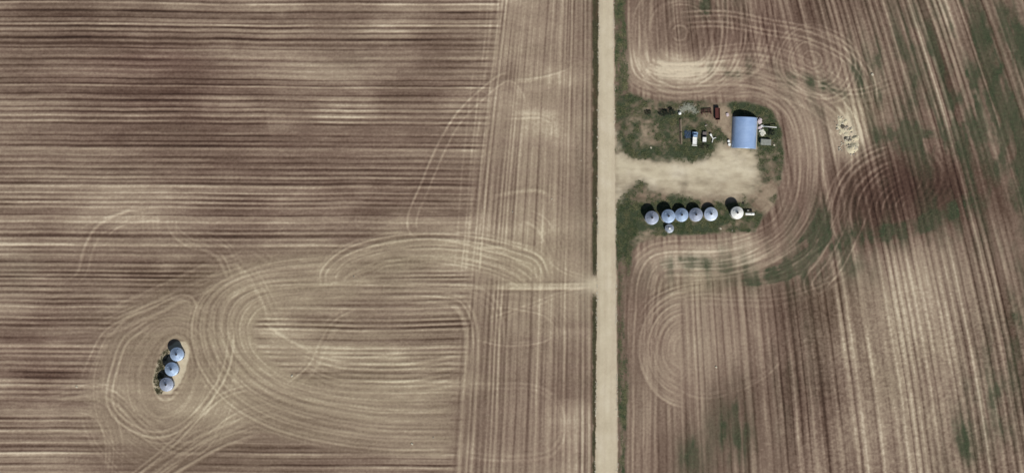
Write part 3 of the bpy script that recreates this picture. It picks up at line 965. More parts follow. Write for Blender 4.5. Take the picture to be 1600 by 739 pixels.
# ------------------------------------------------------------------ arch shed
def arch_shed():
    t = empty('arch_shed', 1163.0, 208.0, R(-2.5), 'blue grey steel arch shed with curved roof beside the driveway', 'shed')
    hw, hh, L = 5.1, 4.2, 13.2
    n, nl = 36, 88
    v, f = [], []
    for j in range(nl + 1):
        y = -L / 2 + L * j / nl
        rip = 0.018 if (j % 4) in (1, 2) else 0.0
        for i in range(n + 1):
            a = math.pi * i / n
            v.append((-(hw + rip) * math.cos(a), y, (hh + rip) * math.sin(a) if 0 < i < n else 0.0))
    for j in range(nl):
        for i in range(n):
            k = j * (n + 1) + i
            f.append((k, k + 1, k + n + 2, k + n + 1))
    rf = MB().add(v, f).build('roof', 'shed_roof', t, True)
    sol = rf.modifiers.new('thickness', 'SOLIDIFY')
    sol.thickness = 0.04
    for sy in (-1, 1):
        pts = [(-(hw - 0.12) * math.cos(math.pi * i / n), (hh - 0.12) * max(math.sin(math.pi * i / n), 0) ** 1.0) for i in range(n + 1)]
        y0, y1 = sy * (L / 2 - 0.30), sy * (L / 2 - 0.18)
        vv = [(x, y0, z) for x, z in pts] + [(x, y1, z) for x, z in pts]
        m_ = n + 1
        ff = [tuple(range(m_)), tuple(range(2 * m_ - 1, m_ - 1, -1))] + [(i, i + 1, m_ + i + 1, m_ + i) for i in range(n)]
        w = MB().add(vv, ff).build('end_wall', 'shed_wall', t)
        if sy < 0:
            for s in (-1, 1):
                dl = MB().box((s * 1.32, y1 - 0.06, 1.62), (2.6, 0.10, 3.2)).build('door_leaf', 'white_old', w)
            MB().box((0, y1 - 0.08, 3.30), (5.4, 0.12, 0.12)).build('door_rail', 'steel_dark', w)
        else:
            MB().box((0, y1 + 0.05, 2.4), (1.2, 0.08, 0.8)).build('window', 'glass', w)
    for s in (-1, 1):
        MB().box((s * (hw + 0.12), 0, 0.08), (0.36, L + 0.2, 0.26)).build('footing', 'concrete', t)
    return t


arch_shed()


# ------------------------------------------------------------------ vehicles and machinery
def wheel(parent, c, r, w, rim='steel_dark', axis='X'):
    prof = [(r * 0.55, -w / 2), (r * 0.94, -w / 2), (r, -w * 0.32), (r, w * 0.32), (r * 0.94, w / 2), (r * 0.55, w / 2)]
    ty = MB().lathe(prof, 22, c, axis, close=True).build('wheel', 'rubber', parent, True)
    MB().lathe([(0.0, -w * 0.3), (r * 0.56, -w * 0.42), (r * 0.56, w * 0.42), (0.0, w * 0.3)], 16, c, axis).build('rim', rim, ty)
    return ty


def old_truck():
    t = empty('old_truck', 1085.4, 216.4, R(-3), 'old truck with light blue front and white box on the grass', 'truck')
    MB().box((0, -0.1, 0.75), (0.95, 5.5, 0.25)).build('chassis', 'steel_dark', t)
    MB().box((0, 2.15, 1.15), (1.5, 1.1, 0.8), taper=0.9).build('hood', 'blue_light', t, bevel=0.12)
    for s in (-1, 1):
        MB().box((s * 0.98, 2.1, 0.95), (0.5, 1.15, 0.5), taper=0.85).build('fender', 'blue_light', t, bevel=0.14)
        MB().lathe([(0.0, 0), (0.13, 0.0), (0.15, 0.12), (0.0, 0.16)], 12, (s * 0.62, 2.66, 1.05), 'Y').build('headlight', 'white', t)
    cb = MB().box((0, 1.05, 1.3), (1.95, 1.15, 1.0)).build('cab', 'blue_light', t, bevel=0.08)
    MB().box((0, 1.05, 2.05), (1.75, 1.0, 0.55), taper=0.86).build('windows', 'glass', cb, bevel=0.04)
    MB().box((0, 1.0, 2.38), (1.62, 0.95, 0.12), taper=0.9).build('roof', 'blue_light', cb, bevel=0.05)
    bx = MB()
    for a, b in (((0, -1.15, 1.05), (1.8, 3.1, 0.12)), ((-0.86, -1.15, 1.5), (0.08, 3.1, 0.9)), ((0.86, -1.15, 1.5), (0.08, 3.1, 0.9)), ((0, 0.36, 1.6), (1.8, 0.08, 1.1)), ((0, -2.66, 1.5), (1.8, 0.08, 0.9))):
        bx.box(a, b)
    bo = bx.build('box', 'white', t)
    MB().box((0, -1.15, 1.72), (1.62, 2.94, 0.12)).build('box_cover', 'white', bo, bevel=0.05)
    MB().box((0, -3.05, 0.85), (2.2, 0.35, 0.16)).build('bumper', 'white_old', t, bevel=0.03)
    for s in (-1, 1):
        wheel(t, (s * 0.92, 2.05, 0.48), 0.48, 0.28)
        wheel(t, (s * 0.88, -1.7, 0.48), 0.48, 0.42)
    return t


old_truck()


def old_car():
    t = empty('old_car', 1100.4, 214.4, R(-2), 'old car with white roof and rusty grey hood parked beside the truck', 'car')
    bd = MB().box((0, 0, 0.72), (1.75, 4.6, 0.62), taper=0.95).build('body', 'hood', t, bevel=0.12)
    MB().box((0, -0.95, 1.25), (1.66, 2.5, 0.62), taper=0.86).build('windows', 'glass', t, bevel=0.05)
    MB().box((0, -1.05, 1.60), (1.62, 2.0, 0.13), taper=0.93).build('roof', 'white', t, bevel=0.05)
    MB().box((0, 1.45, 1.05), (1.5, 1.5, 0.08), taper=0.95).build('hood', 'hood', t, bevel=0.03)
    MB().box((0, 0.42, 1.26), (1.5, 0.05, 0.62), M=Matrix.Rotation(R(-28), 3, 'X')).build('windscreen', 'glass', t)
    for s in (-1, 1):
        MB().lathe([(0.0, 0), (0.12, 0.0), (0.13, 0.06), (0.0, 0.09)], 12, (s * 0.62, 2.28, 0.75), 'Y').build('headlight', 'white', t)
        for yy in (1.45, -1.45):
            wheel(t, (s * 0.8, yy, 0.34), 0.34, 0.2)
    for yy in (2.36, -2.36):
        MB().box((0, yy, 0.55), (1.8, 0.14, 0.16)).build('bumper', 'steel_dark', t, bevel=0.03)
    return t


old_car()


def red_wagon():
    t = empty('grain_wagon', 1120.8, 178.6, R(1), 'dark red grain wagon with an open box left of the shed', 'wagon')
    b = MB()
    w, L, z0, h = 1.8, 4.9, 0.95, 0.95
    b.box((-w / 2, 0, z0 + h / 2), (0.1, L, h)).box((w / 2, 0, z0 + h / 2), (0.1, L, h))
    b.box((0, -L / 2, z0 + h / 2), (w - 0.1, 0.1, h)).box((0, L / 2, z0 + h / 2), (w - 0.1, 0.1, h))
    bo = b.build('box', 'red', t)
    MB().box((0, 0, z0 + 0.04), (w - 0.1, L - 0.1, 0.08)).build('floor', 'red_in', bo)
    for k in range(6):
        y = -L / 2 + 0.4 + k * (L - 0.8) / 5
        for s in (-1, 1):
            MB().box((s * (w / 2 + 0.08), y, z0 + h / 2), (0.08, 0.1, h)).build('stake', 'red', bo)
    c = MB().box((-0.45, 0, 0.78), (0.14, L, 0.2)).box((0.45, 0, 0.78), (0.14, L, 0.2))
    for y in (-1.7, 1.7):
        c.box((0, y, 0.5), (1.7, 0.14, 0.14)).box((0, y, 0.62), (0.2, 0.2, 0.3))
    c.build('chassis', 'steel_dark', t)
    MB().tube((0, -1.9, 0.5), (0, -4.1, 0.35), 0.06).build('drawbar', 'rust', t)
    for s in (-1, 1):
        for y in (-1.7, 1.7):
            wheel(t, (s * 0.9, y, 0.42), 0.42, 0.22, 'red')
    return t


red_wagon()


def disc_implement():
    t = empty('disc_implement', 1103.6, 173.6, R(4), 'rusty dark red field disc implement beside the red wagon', 'implement')
    f = MB()
    for y in (-0.7, 0.0, 0.7):
        f.box((0, y, 0.72), (4.3, 0.14, 0.14))
    for x in (-2.0, -0.8, 0.8, 2.0):
        f.box((x, 0, 0.66), (0.14, 1.55, 0.12))
    f.build('frame', 'rust', t)
    for g_, y in enumerate((-0.45, 0.45)):
        a = MB().tube((-2.1, y, 0.42), (2.1, y - 0.3 + 0.6 * g_, 0.42), 0.05, n=6)
        ax = a.build('disc_gang', 'steel_dark', t)
        for k in range(10):
            x = -1.9 + k * 0.42
            MB().lathe([(0.0, -0.02), (0.38, 0.05), (0.40, 0.05), (0.0, 0.04)], 14, (x, y + (-0.3 + 0.6 * g_) * (k / 9.0), 0.42), 'X').build('disc', 'rust', ax)
    for s in (-1, 1):
        wheel(t, (s * 1.3, 0.1, 0.36), 0.36, 0.18, 'rust')
        MB().box((s * 1.9, -1.25, 0.8), (0.5, 0.5, 0.35)).build('weight_box', 'rust', t)
    MB().tube((-0.8, -0.7, 0.66), (0, -2.6, 0.45), 0.06).tube((0.8, -0.7, 0.66), (0, -2.6, 0.45), 0.06).build('hitch', 'rust', t)
    return t


disc_implement()


def implement_frame():
    t = empty('cultivator_frame', 1113.6, 217.0, 0.0, 'white Y shaped cultivator frame lying at the driveway edge', 'implement')
    f = MB()
    J = Vector((0.1, 0.0, 0.62))
    ends = [Vector((-0.85, 1.55, 0.7)), Vector((1.35, 0.45, 0.6)), Vector((-0.3, -1.6, 0.55))]
    for e, w in zip(ends, (0.42, 0.30, 0.30)):
        dv = e - J
        a = math.atan2(dv.y, dv.x)
        f.box((J + e) / 2, (dv.length, w, 0.22), a)
    f.build('frame', 'white_old', t)
    MB().box(ends[0] + Vector((0, 0, 0.2)), (0.8, 0.95, 0.5), R(30)).build('seed_box', 'white', t, bevel=0.05)
    for e in ends:
        wheel(t, (e.x, e.y, 0.30), 0.30, 0.16)
        MB().tube((e.x + 0.14, e.y, 0.30), (e.x, e.y, e.z), 0.05, n=6).build('leg', 'steel_dark', t)
    return t


implement_frame()


def grain_auger():
    a, b = W(1191.5, 197.6), W(1212.5, 199.8)
    t = empty('grain_auger', 1201.0, 198.8, 0.0, 'white grain auger tube propped above the grass right of the shed', 'auger')
    o = W(1201.0, 198.8)
    A, B = a - o + Vector((0, 0, 0.7)), b - o + Vector((0, 0, 2.3))
    MB().tube(A, B, 0.19, n=14).build('tube', 'white', t, True)
    MB().box(A + Vector((-0.25, 0, -0.25)), (0.9, 0.8, 0.55), taper=1.25).build('hopper', 'white_old', t)
    MB().tube(B, B + Vector((0.15, 0, -0.7)), 0.22, 0.17, n=10).build('spout', 'steel_dark', t)
    M_ = (A + B) / 2
    for s in (-1, 1):
        wheel(t, (M_.x, s * 0.85, 0.36), 0.36, 0.18, axis='Y')
        MB().tube((M_.x, s * 0.8, 0.36), (B.x - 1.2, s * 0.12, B.z - 0.55), 0.04, n=6).tube((M_.x, s * 0.8, 0.36), (A.x + 0.9, s * 0.12, A.z), 0.04, n=6).build('strut', 'steel_dark', t)
    MB().tube((M_.x, -0.85, 0.36), (M_.x, 0.85, 0.36), 0.04, n=6).build('axle', 'steel_dark', t)
    return t


grain_auger()


def flat_wagon():
    t = empty('flat_deck_wagon', 1196.0, 222.6, R(-4), 'grey timber flat deck wagon right of the shed doors', 'wagon')
    for k in range(13):
        x = -2.05 + k * 0.342
        MB().box((x, 0, 1.28 + 0.008 * (k % 3)), (0.315, 2.5, 0.06)).build('plank', 'grey', t)
    c = MB()
    for y in (-0.8, 0.8):
        c.box((0, y, 1.15), (4.3, 0.14, 0.18))
    for x in (-1.4, 1.4):
        c.box((x, 0, 0.7), (0.14, 1.7, 0.14)).box((x, -0.8, 0.9), (0.12, 0.12, 0.45)).box((x, 0.8, 0.9), (0.12, 0.12, 0.45))
    c.build('chassis', 'steel_dark', t)
    MB().box((-2.15, 0, 1.85), (0.08, 2.5, 1.05)).build('end_rack', 'grey', t)
    for x in (-1.4, 1.4):
        for s in (-1, 1):
            wheel(t, (x, s * 0.95, 0.42), 0.42, 0.2, axis='Y')
    MB().tube((2.0, 0, 0.7), (3.6, 0.1, 0.4), 0.06).build('drawbar', 'steel_dark', t)
    return t


flat_wagon()


def sheet_stack(name, px, py, rz, label, mat, n, w, l, spread, seed):
    r = random.Random(seed)
    t = empty(name, px, py, rz, label, 'scrap pile')
    z = 0.06
    for k in range(n):
        th = r.uniform(0.05, 0.12)
        M_ = Matrix.Rotation(r.uniform(-0.6, 0.6), 3, 'Z') @ Matrix.Rotation(r.uniform(-0.12, 0.12), 3, 'X') @ Matrix.Rotation(r.uniform(-0.12, 0.12), 3, 'Y')
        MB().box((r.uniform(-spread, spread), r.uniform(-spread, spread) * 1.3, z + 0.10), (w * r.uniform(0.6, 1.1), l * r.uniform(0.6, 1.1), th), M=M_).build('sheet', mat, t)
        z += th + 0.03
    return t


sheet_stack('sheet_pile', 1186.4, 189.6, 0.0, 'pale pinkish pile of loose sheets against the shed wall', 'pink', 8, 1.5, 1.7, 0.35, 3)
sheet_stack('sheet_pile', 1187.0, 200.0, 0.2, 'small pinkish white pile of sheets at the low end of the auger', 'pink', 5, 1.1, 1.1, 0.2, 4)
sheet_stack('scrap_pile', 1191.5, 207.4, 0.5, 'cream coloured scrap pile between auger and flat deck wagon', 'cream', 11, 1.4, 1.3, 0.7, 5)
sheet_stack('scrap_pile', 1136.8, 180.0, 0.2, 'little pale scrap heap by the north west shed corner', 'pink', 5, 0.8, 1.2, 0.25, 6)


def timber_pile():
    t = empty('timber_pile', 1063.6, 206.0, R(2), 'long narrow brown timber pile lying in the grass', 'timber pile')
    r = random.Random(11)
    for lay in range(4):
        nrow = 4 - lay
        for i in range(nrow):
            for s in (-1, 1):
                ln = r.uniform(4.6, 5.3)
                x = (i - (nrow - 1) / 2) * 0.30 + r.uniform(-0.04, 0.04)
                MB().box((x, s * 2.65 + r.uniform(-0.15, 0.15), 0.14 + lay * 0.225), (0.24, ln, 0.20), r.uniform(-0.02, 0.02)).build('beam', 'brown' if (i + lay) % 3 else 'brown_pale', t)
    return t


timber_pile()


def drum(px, py, mat, label, r=0.3, h=0.9, name='drum', cat='drum', group=None):
    t = empty(name, px, py, 0.0, label, cat, group)
    prof = [(0.0, 0.0), (r, 0.0), (r, h * 0.32), (r + 0.015, h * 0.34), (r, h * 0.36), (r, h * 0.65), (r + 0.015, h * 0.67), (r, h * 0.69), (r, h), (r - 0.03, h + 0.02), (r - 0.04, h - 0.01)]
    MB().lathe(prof, 20).build('shell', mat, t, True)
    ld = MB().lathe([(r - 0.03, h - 0.015), (0.0, h - 0.012)], 20).build('lid', mat, t)
    MB().lathe([(0.05, h - 0.01), (0.05, h + 0.03), (0.0, h + 0.035)], 8, (r * 0.5, 0, 0)).build('bung', 'steel_dark', ld)
    return t


drum(1138.6, 221.0, 'white', 'white drum by the shed wall, the north one of two', 0.55, 1.0, group='white drums by the shed')
drum(1139.6, 226.2, 'white', 'white drum at the south west shed corner', 0.62, 1.1, group='white drums by the shed')


def poly_tank():
    t = empty('water_tank', 1062.0, 177.4, 0.0, 'small bright white upright tank beside the pale brush pile', 'tank')
    MB().lathe([(0.0, 0.0), (0.66, 0.0), (0.68, 0.2), (0.66, 0.45), (0.68, 0.7), (0.66, 0.95), (0.62, 1.1), (0.42, 1.28), (0.22, 1.34), (0.0, 1.34)], 26).build('shell', 'white', t, True)
    MB().lathe([(0.22, 1.32), (0.22, 1.42), (0.0, 1.44)], 16).build('lid', 'white_old', t)
    MB().tube((0.6, 0, 0.15), (0.85, 0, 0.15), 0.05).build('valve', 'steel_dark', t)
    return t


poly_tank()


def tyre(px, py, r, label):
    o = MB()
    prof = [(r + 0.3 * r * math.cos(R(a)), 0.14 + 0.14 * math.sin(R(a))) for a in range(0, 360, 45)]
    o.lathe(prof, 22, close=True)
    t = o.build('tyre', 'rubber', None, True)
    t.location = W(px, py, 0.0)
    return tag(t, label, 'tyre')


tyre(1069.8, 215.4, 0.42, 'black tyre lying beside the timber pile')


def blue_sheet():  # crumpled dark blue sheet, raised towards the middle
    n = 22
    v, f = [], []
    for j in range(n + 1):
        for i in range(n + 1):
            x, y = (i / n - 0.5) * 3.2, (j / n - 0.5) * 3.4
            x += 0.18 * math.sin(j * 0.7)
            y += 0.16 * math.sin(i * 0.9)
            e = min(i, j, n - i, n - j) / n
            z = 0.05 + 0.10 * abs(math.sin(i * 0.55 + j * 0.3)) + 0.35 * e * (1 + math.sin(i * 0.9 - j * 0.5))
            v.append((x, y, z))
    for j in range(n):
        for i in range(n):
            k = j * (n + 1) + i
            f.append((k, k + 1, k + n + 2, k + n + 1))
    o = MB().add(v, f).build('blue_sheet', 'blue_dark', None, True)
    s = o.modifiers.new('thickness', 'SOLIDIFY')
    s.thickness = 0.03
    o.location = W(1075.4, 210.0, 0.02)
    return tag(o, 'dark blue crumpled sheet on the grass left of the old truck', 'blue_sheet')


blue_sheet()


def fuel_tank():
    t = empty('fuel_tank', 1170.8, 334.4, R(-1), 'white horizontal fuel tank on a raised stand by the white bin', 'tank')
    r, L, zc = 0.55, 3.9, 2.2
    prof = [(0.0, -L / 2), (r * 0.6, -L / 2 + 0.03), (r * 0.92, -L / 2 + 0.12), (r, -L / 2 + 0.28), (r, L / 2 - 0.28), (r * 0.92, L / 2 - 0.12), (r * 0.6, L / 2 - 0.03), (0.0, L / 2)]
    sh = MB().lathe(prof, 24, (0, 0, zc), 'X').build('shell', 'white', t, True)
    MB().tube((0.6, 0, zc + r - 0.03), (0.6, 0, zc + r + 0.14), 0.12).build('filler_cap', 'steel_dark', sh)
    for x in (-1.4, 1.4):
        for s in (-1, 1):
            MB().tube((x, s * 0.62, 0.0), (x, s * 0.36, zc - 0.30), 0.06, n=6).build('leg', 'steel_dark', t)
    MB().box((0, 0.36, zc - 0.62), (3.4, 0.1, 0.14)).box((0, -0.36, zc - 0.62), (3.4, 0.1, 0.14)).box((-1.4, 0, zc - 0.6), (0.1, 1.0, 0.1)).box((1.4, 0, zc - 0.6), (0.1, 1.0, 0.1)).build('cradle', 'steel_dark', t)
    MB().tube((1.8, -0.3, zc - 0.4), (1.9, -0.45, 0.6), 0.03, n=5).build('hose', 'rubber', t)
    return t


fuel_tank()


def yard_post():
    t = empty('utility_post', 1167.2, 329.4, 0.0, 'slim grey post with a box on top behind the fuel tank', 'post')
    MB().tube((0, 0, 0), (0, 0, 4.0), 0.07, 0.05).build('pole', 'grey', t)
    hd = MB().box((0, 0.05, 4.2), (0.75, 0.5, 0.5)).build('box', 'grey', t, bevel=0.03)
    MB().box((0, -0.22, 4.2), (0.6, 0.03, 0.36)).build('box_door', 'steel_dark', hd)
    return t


yard_post()


# ------------------------------------------------------------------ rocks, brush, shrubs
def rock_mesh(name, r, seed, flat=0.65):
    bm = bmesh.new()
    bmesh.ops.create_icosphere(bm, subdivisions=2, radius=1.0)
    rr = random.Random(seed)
    ph = [rr.uniform(0, 6.3) for _ in range(6)]
    sx, sy = rr.uniform(0.8, 1.2), rr.uniform(0.8, 1.2)
    for v in bm.verts:
        c = v.co
        k = 1 + 0.16 * math.sin(3 * c.x + ph[0]) + 0.14 * math.sin(4 * c.y + ph[1]) + 0.10 * math.sin(5 * c.z + ph[2]) + rr.uniform(-0.07, 0.07)
        v.co = Vector((c.x * k * sx, c.y * k * sy, c.z * k * flat)) * r
    me = bpy.data.meshes.new(name)
    bm.to_mesh(me)
    bm.free()
    return me


MAT['rock_shade'] = paint('shade_toned_rock', lin(98, 90, 76), lin(62, 56, 46), 1.4, 0.9)  # dark colour paints the shaded hollows of the rock pile
ROCKS = [rock_mesh('rock', 1.0, s, 0.7) for s in range(6)]
for i, me in enumerate(ROCKS):
    me.materials.append(MAT['rock'] if i % 3 else MAT['rock_grey'])


SHADE_ROCK = ROCKS[2].copy()
SHADE_ROCK.materials[0] = MAT['rock_shade']


def rock(px, py, r, k, parent=None, z=None, loc=None):
    o = bpy.data.objects.new('rock', ROCKS[k % 6])
    COL.objects.link(o)
    if parent:
        o.parent = parent
        o.location = loc
    else:
        o.location = W(px, py, ground_z(px, py) + r * 0.3 if z is None else z)
    o.rotation_euler = (0, 0, (px * 1.7 + py) % 6.28)
    o.scale = (r, r, r)
    return o


def earth_mound(name, parent, loc, rx, ry, h, seed):
    n, rings = 30, 9
    rr = random.Random(seed)
    v, f = [], []
    ph = [rr.uniform(0, 6.3) for _ in range(4)]
    for k in range(rings + 1):
        q_ = k / rings
        for i in range(n):
            a = 2 * math.pi * i / n
            ed = 1 + 0.14 * math.sin(2 * a + ph[0]) + 0.09 * math.sin(5 * a + ph[1]) + 0.05 * math.sin(9 * a + ph[2])
            z = h * (math.cos(q_ * math.pi) * 0.5 + 0.5) ** 0.8 + (rr.uniform(-0.06, 0.06) * h if 0 < k < rings else 0)
            v.append((loc[0] + rx * q_ * ed * math.cos(a), loc[1] + ry * q_ * ed * math.sin(a), max(z, 0) - 0.03))
    for k in range(rings):
        for i in range(n):
            f.append((k * n + i, k * n + (i + 1) % n, (k + 1) * n + (i + 1) % n, (k + 1) * n + i))
    return MB().add(v, f).build(name, 'earth', parent, True)


def rock_pile():
    t = empty('rock_pile', 1326.0, 208.0, 0.0, 'pale rock pile with dug earth mounds in the east field', 'rock pile')
    o = W(1326.0, 208.0)
    L = lambda x, y: W(x, y) - o
    for k, (x, y, rx, ry, h) in enumerate([(1332, 231, 2.9, 2.5, 1.3), (1336, 216, 1.6, 1.6, 1.0), (1329, 203, 1.1, 0.8, 0.6), (1321, 190, 1.2, 1.0, 0.5), (1312, 186, 1.1, 0.9, 0.4), (1310, 198, 0.9, 1.3, 0.4), (1313, 207, 0.9, 1.0, 0.4), (1323, 210, 1.4, 1.2, 0.35), (1316, 193, 1.8, 1.8, 0.3), (1325, 222, 1.8, 1.6, 0.4), (1317, 203, 1.5, 1.7, 0.28)]):
        l = L(x, y)
        earth_mound('earth_mound', t, (l.x, l.y), rx, ry, h, 20 + k)
    rr = random.Random(5)
    n = 0
    for x, y, s, cnt, r0 in ((1331, 232, 7, 14, 0.34), (1336, 216, 5, 10, 0.32), (1323, 217, 4, 12, 0.5), (1317, 199, 4, 11, 0.5), (1313, 190, 8, 10, 0.26), (1328, 203, 4, 6, 0.3), (1314, 234, 4, 7, 0.42), (1318, 224, 6, 7, 0.32)):
        for _ in range(cnt):
            px, py = x + rr.gauss(0, s * 0.6), y + rr.gauss(0, s * 0.6)
            r = r0 * rr.uniform(0.5, 1.25)
            l = L(px, py)
            dm = math.hypot((px - 1332) * S / 2.9, (py - 231) * S / 2.5)
            dz = 1.1 * max(0, 1 - dm) ** 0.8
            rock(px, py, r, n, t, loc=(l.x, l.y, r * 0.35 + dz))
            n += 1
    for x, y, r in ((1316.5, 198, 0.85), (1322, 217, 0.7), (1326, 218, 0.7)):
        l = L(x, y)
        dk = rock(x, y, r, 0, t, loc=(l.x, l.y, r * 0.3))
        dk.data = SHADE_ROCK
        dk['label'] = 'rock coloured dark as a shaded hollow'
    return t


rock_pile()
STONES = [(456, 587, 0.55, 'pale stone among the curved tracks east of the three bins'),
          (553, 432, 0.40, 'small pale stone inside the long loop of tracks'),
          (555, 433, 0.0, ''),
          (644, 693, 0.55, 'pale stone on the lowest curved track near the headland'),
          (677, 683, 0.42, 'small stone just up the field from the pale stone at the headland'),
          (1119, 573, 0.60, 'pale boulder among the straight rows south of the yard'),
          (862, 311, 0.35, 'pale stone at the end of a short arc near the road'),
          (801, 331, 0.42, 'pale stone on the vertical rows west of the road, the north one'),
          (908, 251, 0.28, 'dark little stone in the strip beside the road ditch'),
          (1126, 357, 0.55, 'pale stone in the grass south of the bins, west one of two'),
          (1144, 360, 0.42, 'pale stone in the grass south of the bins, east one of two'),
          (1209.5, 227, 0.6, 'pale stone in the grass right of the flat deck wagon'),
          (1017, 231, 0.5, 'pale stone in the west part of the yard grass'),
          (1103, 196, 0.6, 'pale stone in the grass below the red implement'),
          (1363, 117, 0.8, 'pale boulder among the crossing tracks in the far east field'),
          (120, 604, 0.5, 'pale stone on a row left of the three bins')]
for n_, (x, y, r, lb) in enumerate(STONES):
    if r <= 0:
        continue
    o = rock(x, y, r * 0.8, n_ * 2 + 1)
    o.name = 'field_stone'
    tag(o, lb, 'stone', 'loose stones')


def brush_pile():
    rr = random.Random(31)
    m_ = MB()
    o = W(1074.0, 173.5)
    for k in range(330):
        t = rr.random()
        px = 1062 + t * 25 + rr.gauss(0, 2.0)
        py = 175 - 7.5 * math.sin(t * math.pi) + rr.gauss(0, 2.6)
        c = W(px, py) - o
        a = rr.uniform(0, math.pi)
        l = rr.uniform(0.5, 1.5)
        z = rr.uniform(0.06, 0.7)
        dv = Vector((math.cos(a), math.sin(a), rr.uniform(-0.25, 0.25))) * l / 2
        za = max(0.05, z - dv.z)
        zb = max(0.05, z + dv.z)
        m_.tube((c.x - dv.x, c.y - dv.y, za), (c.x + dv.x, c.y + dv.y, zb), rr.uniform(0.04, 0.10), 0.025, n=5)
    b = m_.build('brush_pile', 'pale')
    b.location = W(1074.0, 173.5, 0.0)
    return tag(b, 'pale heap of bleached branches in the yard grass', 'brush pile')


brush_pile()


def shrub(px, py, rx, ry, h, label, mat, seed, leaves=1500, name='shrub', size=0.22):
    rr = random.Random(seed)
    t = empty(name, px, py, 0.0, label, 'shrub')
    st = MB()
    tips = []
    for k in range(9):
        a = rr.uniform(0, 6.28)
        e = Vector((math.cos(a) * rx * rr.uniform(0.3, 0.8), math.sin(a) * ry * rr.uniform(0.3, 0.8), h * rr.uniform(0.6, 0.95)))
        mid = e * 0.5 + Vector((0, 0, h * 0.12))
        b0 = Vector((rr.uniform(-0.2, 0.2) * rx, rr.uniform(-0.2, 0.2) * ry, -0.03))
        st.tube(b0, mid, 0.05, 0.035, n=5).tube(mid, e, 0.035, 0.012, n=5)
        tips.append(e)
    st.build('stems', 'bark', t)
    cl = MB()
    centres = []
    for k in range(26):
        a, d_ = rr.uniform(0, 6.28), math.sqrt(rr.random())
        z = h * rr.uniform(0.25, 1.0) * (1 - 0.45 * d_ * d_)
        centres.append((Vector((rx * d_ * math.cos(a), ry * d_ * math.sin(a), z)), rr.uniform(0.18, 0.38) * min(rx, ry)))
    for k in range(leaves):
        c, cr = rr.choice(centres)
        v = Vector((rr.gauss(0, 1), rr.gauss(0, 1), rr.gauss(0, 0.8)))
        p_ = c + v.normalized() * cr * rr.random() ** 0.4
        p_.z = max(p_.z, 0.05)
        s = size * rr.uniform(0.6, 1.3)
        q_ = Matrix.Rotation(rr.uniform(0, 6.28), 3, 'Z') @ Matrix.Rotation(rr.uniform(-1.0, 1.0), 3, 'X')
        cl.add([p_ + q_ @ Vector(w) * s for w in ((-0.5, 0, 0), (0, -0.3, 0.06), (0.5, 0, 0), (0, 0.3, 0.06))], [(0, 1, 2, 3)])
    cl.build('crown', mat, t)
    return t


shrub(1036.0, 177.0, 1.9, 1.25, 1.9, 'dark shrub, the west one of two beside the brush pile', 'leaf', 41, 1500)
shrub(1047.0, 175.6, 1.9, 1.35, 2.3, 'dark shrub, the east one of two beside the brush pile', 'leaf', 42, 1700)
shrub(1098.6, 228.4, 2.4, 1.0, 0.7, 'low dark olive shrub in front of the old car', 'leaf_olive', 43, 1700)
shrub(1204.5, 207.5, 1.7, 1.3, 1.2, 'dark green shrub under the high end of the auger', 'leaf', 44, 1300)
shrub(1011.5, 176.0, 1.6, 1.1, 0.9, 'scruffy low shrub in the north west of the yard grass', 'leaf_olive', 45, 1000)


# ------------------------------------------------------------------ grass and loose gravel
def tufts(name, label, cat, mat, weight, count, h0, h1, seed):
    r = np.random.default_rng(seed)
    w = weight.ravel().astype(float)
    w /= w.sum()
    k = r.choice(len(w), count, p=w)
    ox = VX.ravel()[k] + r.uniform(-0.18, 0.18, count)
    oy = VY.ravel()[k] + r.uniform(-0.18, 0.18, count)
    oz = H.ravel()[k]
    B = 4
    V = np.zeros((count, B, 3, 3), np.float32)
    for b in range(B):
        a = r.uniform(0, 2 * np.pi, count)
        ww = r.uniform(0.06, 0.14, count)
        hh = r.uniform(h0, h1, count)
        ln = r.uniform(0.15, 0.35, count)
        sx, sy = r.uniform(-0.1, 0.1, count), r.uniform(-0.1, 0.1, count)
        ca, sa = np.cos(a), np.sin(a)
        V[:, b, 0] = np.stack([ox + sx - sa * ww, oy + sy + ca * ww, oz - 0.02], -1)
        V[:, b, 1] = np.stack([ox + sx + sa * ww, oy + sy - ca * ww, oz - 0.02], -1)
        V[:, b, 2] = np.stack([ox + sx + ca * ln, oy + sy + sa * ln, oz + hh], -1)
    n = count * B
    me = bpy.data.meshes.new(name)
    me.vertices.add(n * 3)
    me.vertices.foreach_set('co', V.reshape(-1))
    me.loops.add(n * 3)
    me.loops.foreach_set('vertex_index', np.arange(n * 3, dtype=np.int32))
    me.polygons.add(n)
    me.polygons.foreach_set('loop_start', np.arange(0, n * 3, 3, dtype=np.int32))
    me.polygons.foreach_set('loop_total', np.full(n, 3, np.int32))
    me.materials.append(MAT[mat])
    me.update(calc_edges=True)
    o = bpy.data.objects.new(name, me)
    COL.objects.link(o)
    return tag(o, label, cat, kind='stuff')


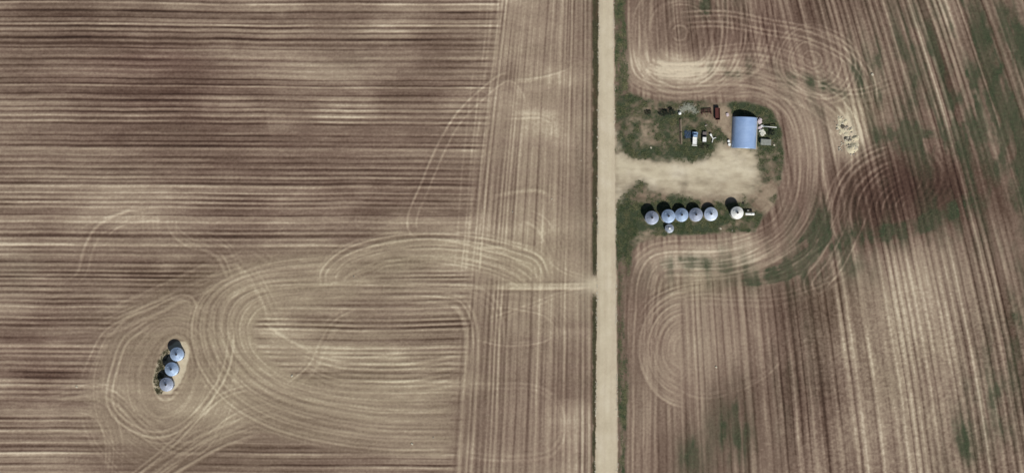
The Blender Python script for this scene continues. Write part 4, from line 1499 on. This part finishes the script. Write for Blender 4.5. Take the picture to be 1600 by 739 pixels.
noshed = np.maximum(np.abs(PX - 1163) - 21, np.abs(PY - 208) - 27) > 0
gy_w = np.where((in_yard > 0.5) & noshed, np.clip(green - 0.35, 0, 1), 0) * (gravel < 0.3) * np.clip(fbm(PX / 7, PY / 6, 601, 3) * 1.6 + 0.45, 0, 1)
tufts('grass', 'rough dark green grass growing over the farmyard', 'grass', 'grass', gy_w, 17000, 0.10, 0.40, 71)
gd_w = np.where(ditchW_soft > 0.3, np.clip(green, 0, 1), 0)
tufts('ditch_grass', 'dark olive grass in the ditch along the west road edge', 'grass', 'grass_ditch', gd_w, 4000, 0.08, 0.22, 72)
ge_w = np.where((ditchE > 0.35) & (in_drive < 0.1) & (in_yard < 0.5), np.clip(green - 0.2, 0, 1), 0)
tufts('verge_grass', 'grey green grass along the east road edge', 'grass', 'grass', ge_w, 5000, 0.08, 0.28, 73)
gp_w = np.where(in_pad > 0.3, np.clip(green - 0.15, 0, 1), 0)
tufts('weeds', 'olive weeds west of the three bins on their pad', 'weeds', 'grass_ditch', gp_w, 700, 0.12, 0.35, 74)

# loose gravel thrown to the road edges
rr = random.Random(81)
base = [(v.co.x, v.co.y, v.co.z) for v in rock_mesh('clod', 1.0, 3, 0.6).vertices]
small = bmesh.new()
bmesh.ops.create_icosphere(small, subdivisions=1, radius=1.0)
sv = [v.co.copy() for v in small.verts]
sf = [tuple(v.index for v in f.verts) for f in small.faces]
small.free()
cl = MB()
for k in range(1500):
    py = rr.uniform(-40, 780)
    side = rr.random() < 0.5
    e = (937.0 - 6.0 * py / 739 - rr.gauss(0.3, 1.0)) if side else (958.6 + 6.4 * py / 739 + rr.gauss(0.0, 0.9))
    if not side and 215 < py < 325:
        continue
    if math.sin(py / 23.0) + math.sin(py / 7.3 + 2) + rr.uniform(-1, 1) < 0.1:
        continue
    c = W(e, py, ground_z(e, py) + 0.04)
    r = rr.uniform(0.08, 0.30)
    cl.add([c + Vector((v.x * r * rr.uniform(0.8, 1.2), v.y * r * rr.uniform(0.8, 1.2), v.z * r * 0.6)) for v in sv], sf)
o = cl.build('loose_gravel', 'rock')
tag(o, 'pale gravel lumps thrown along both road edges', 'gravel', kind='stuff')
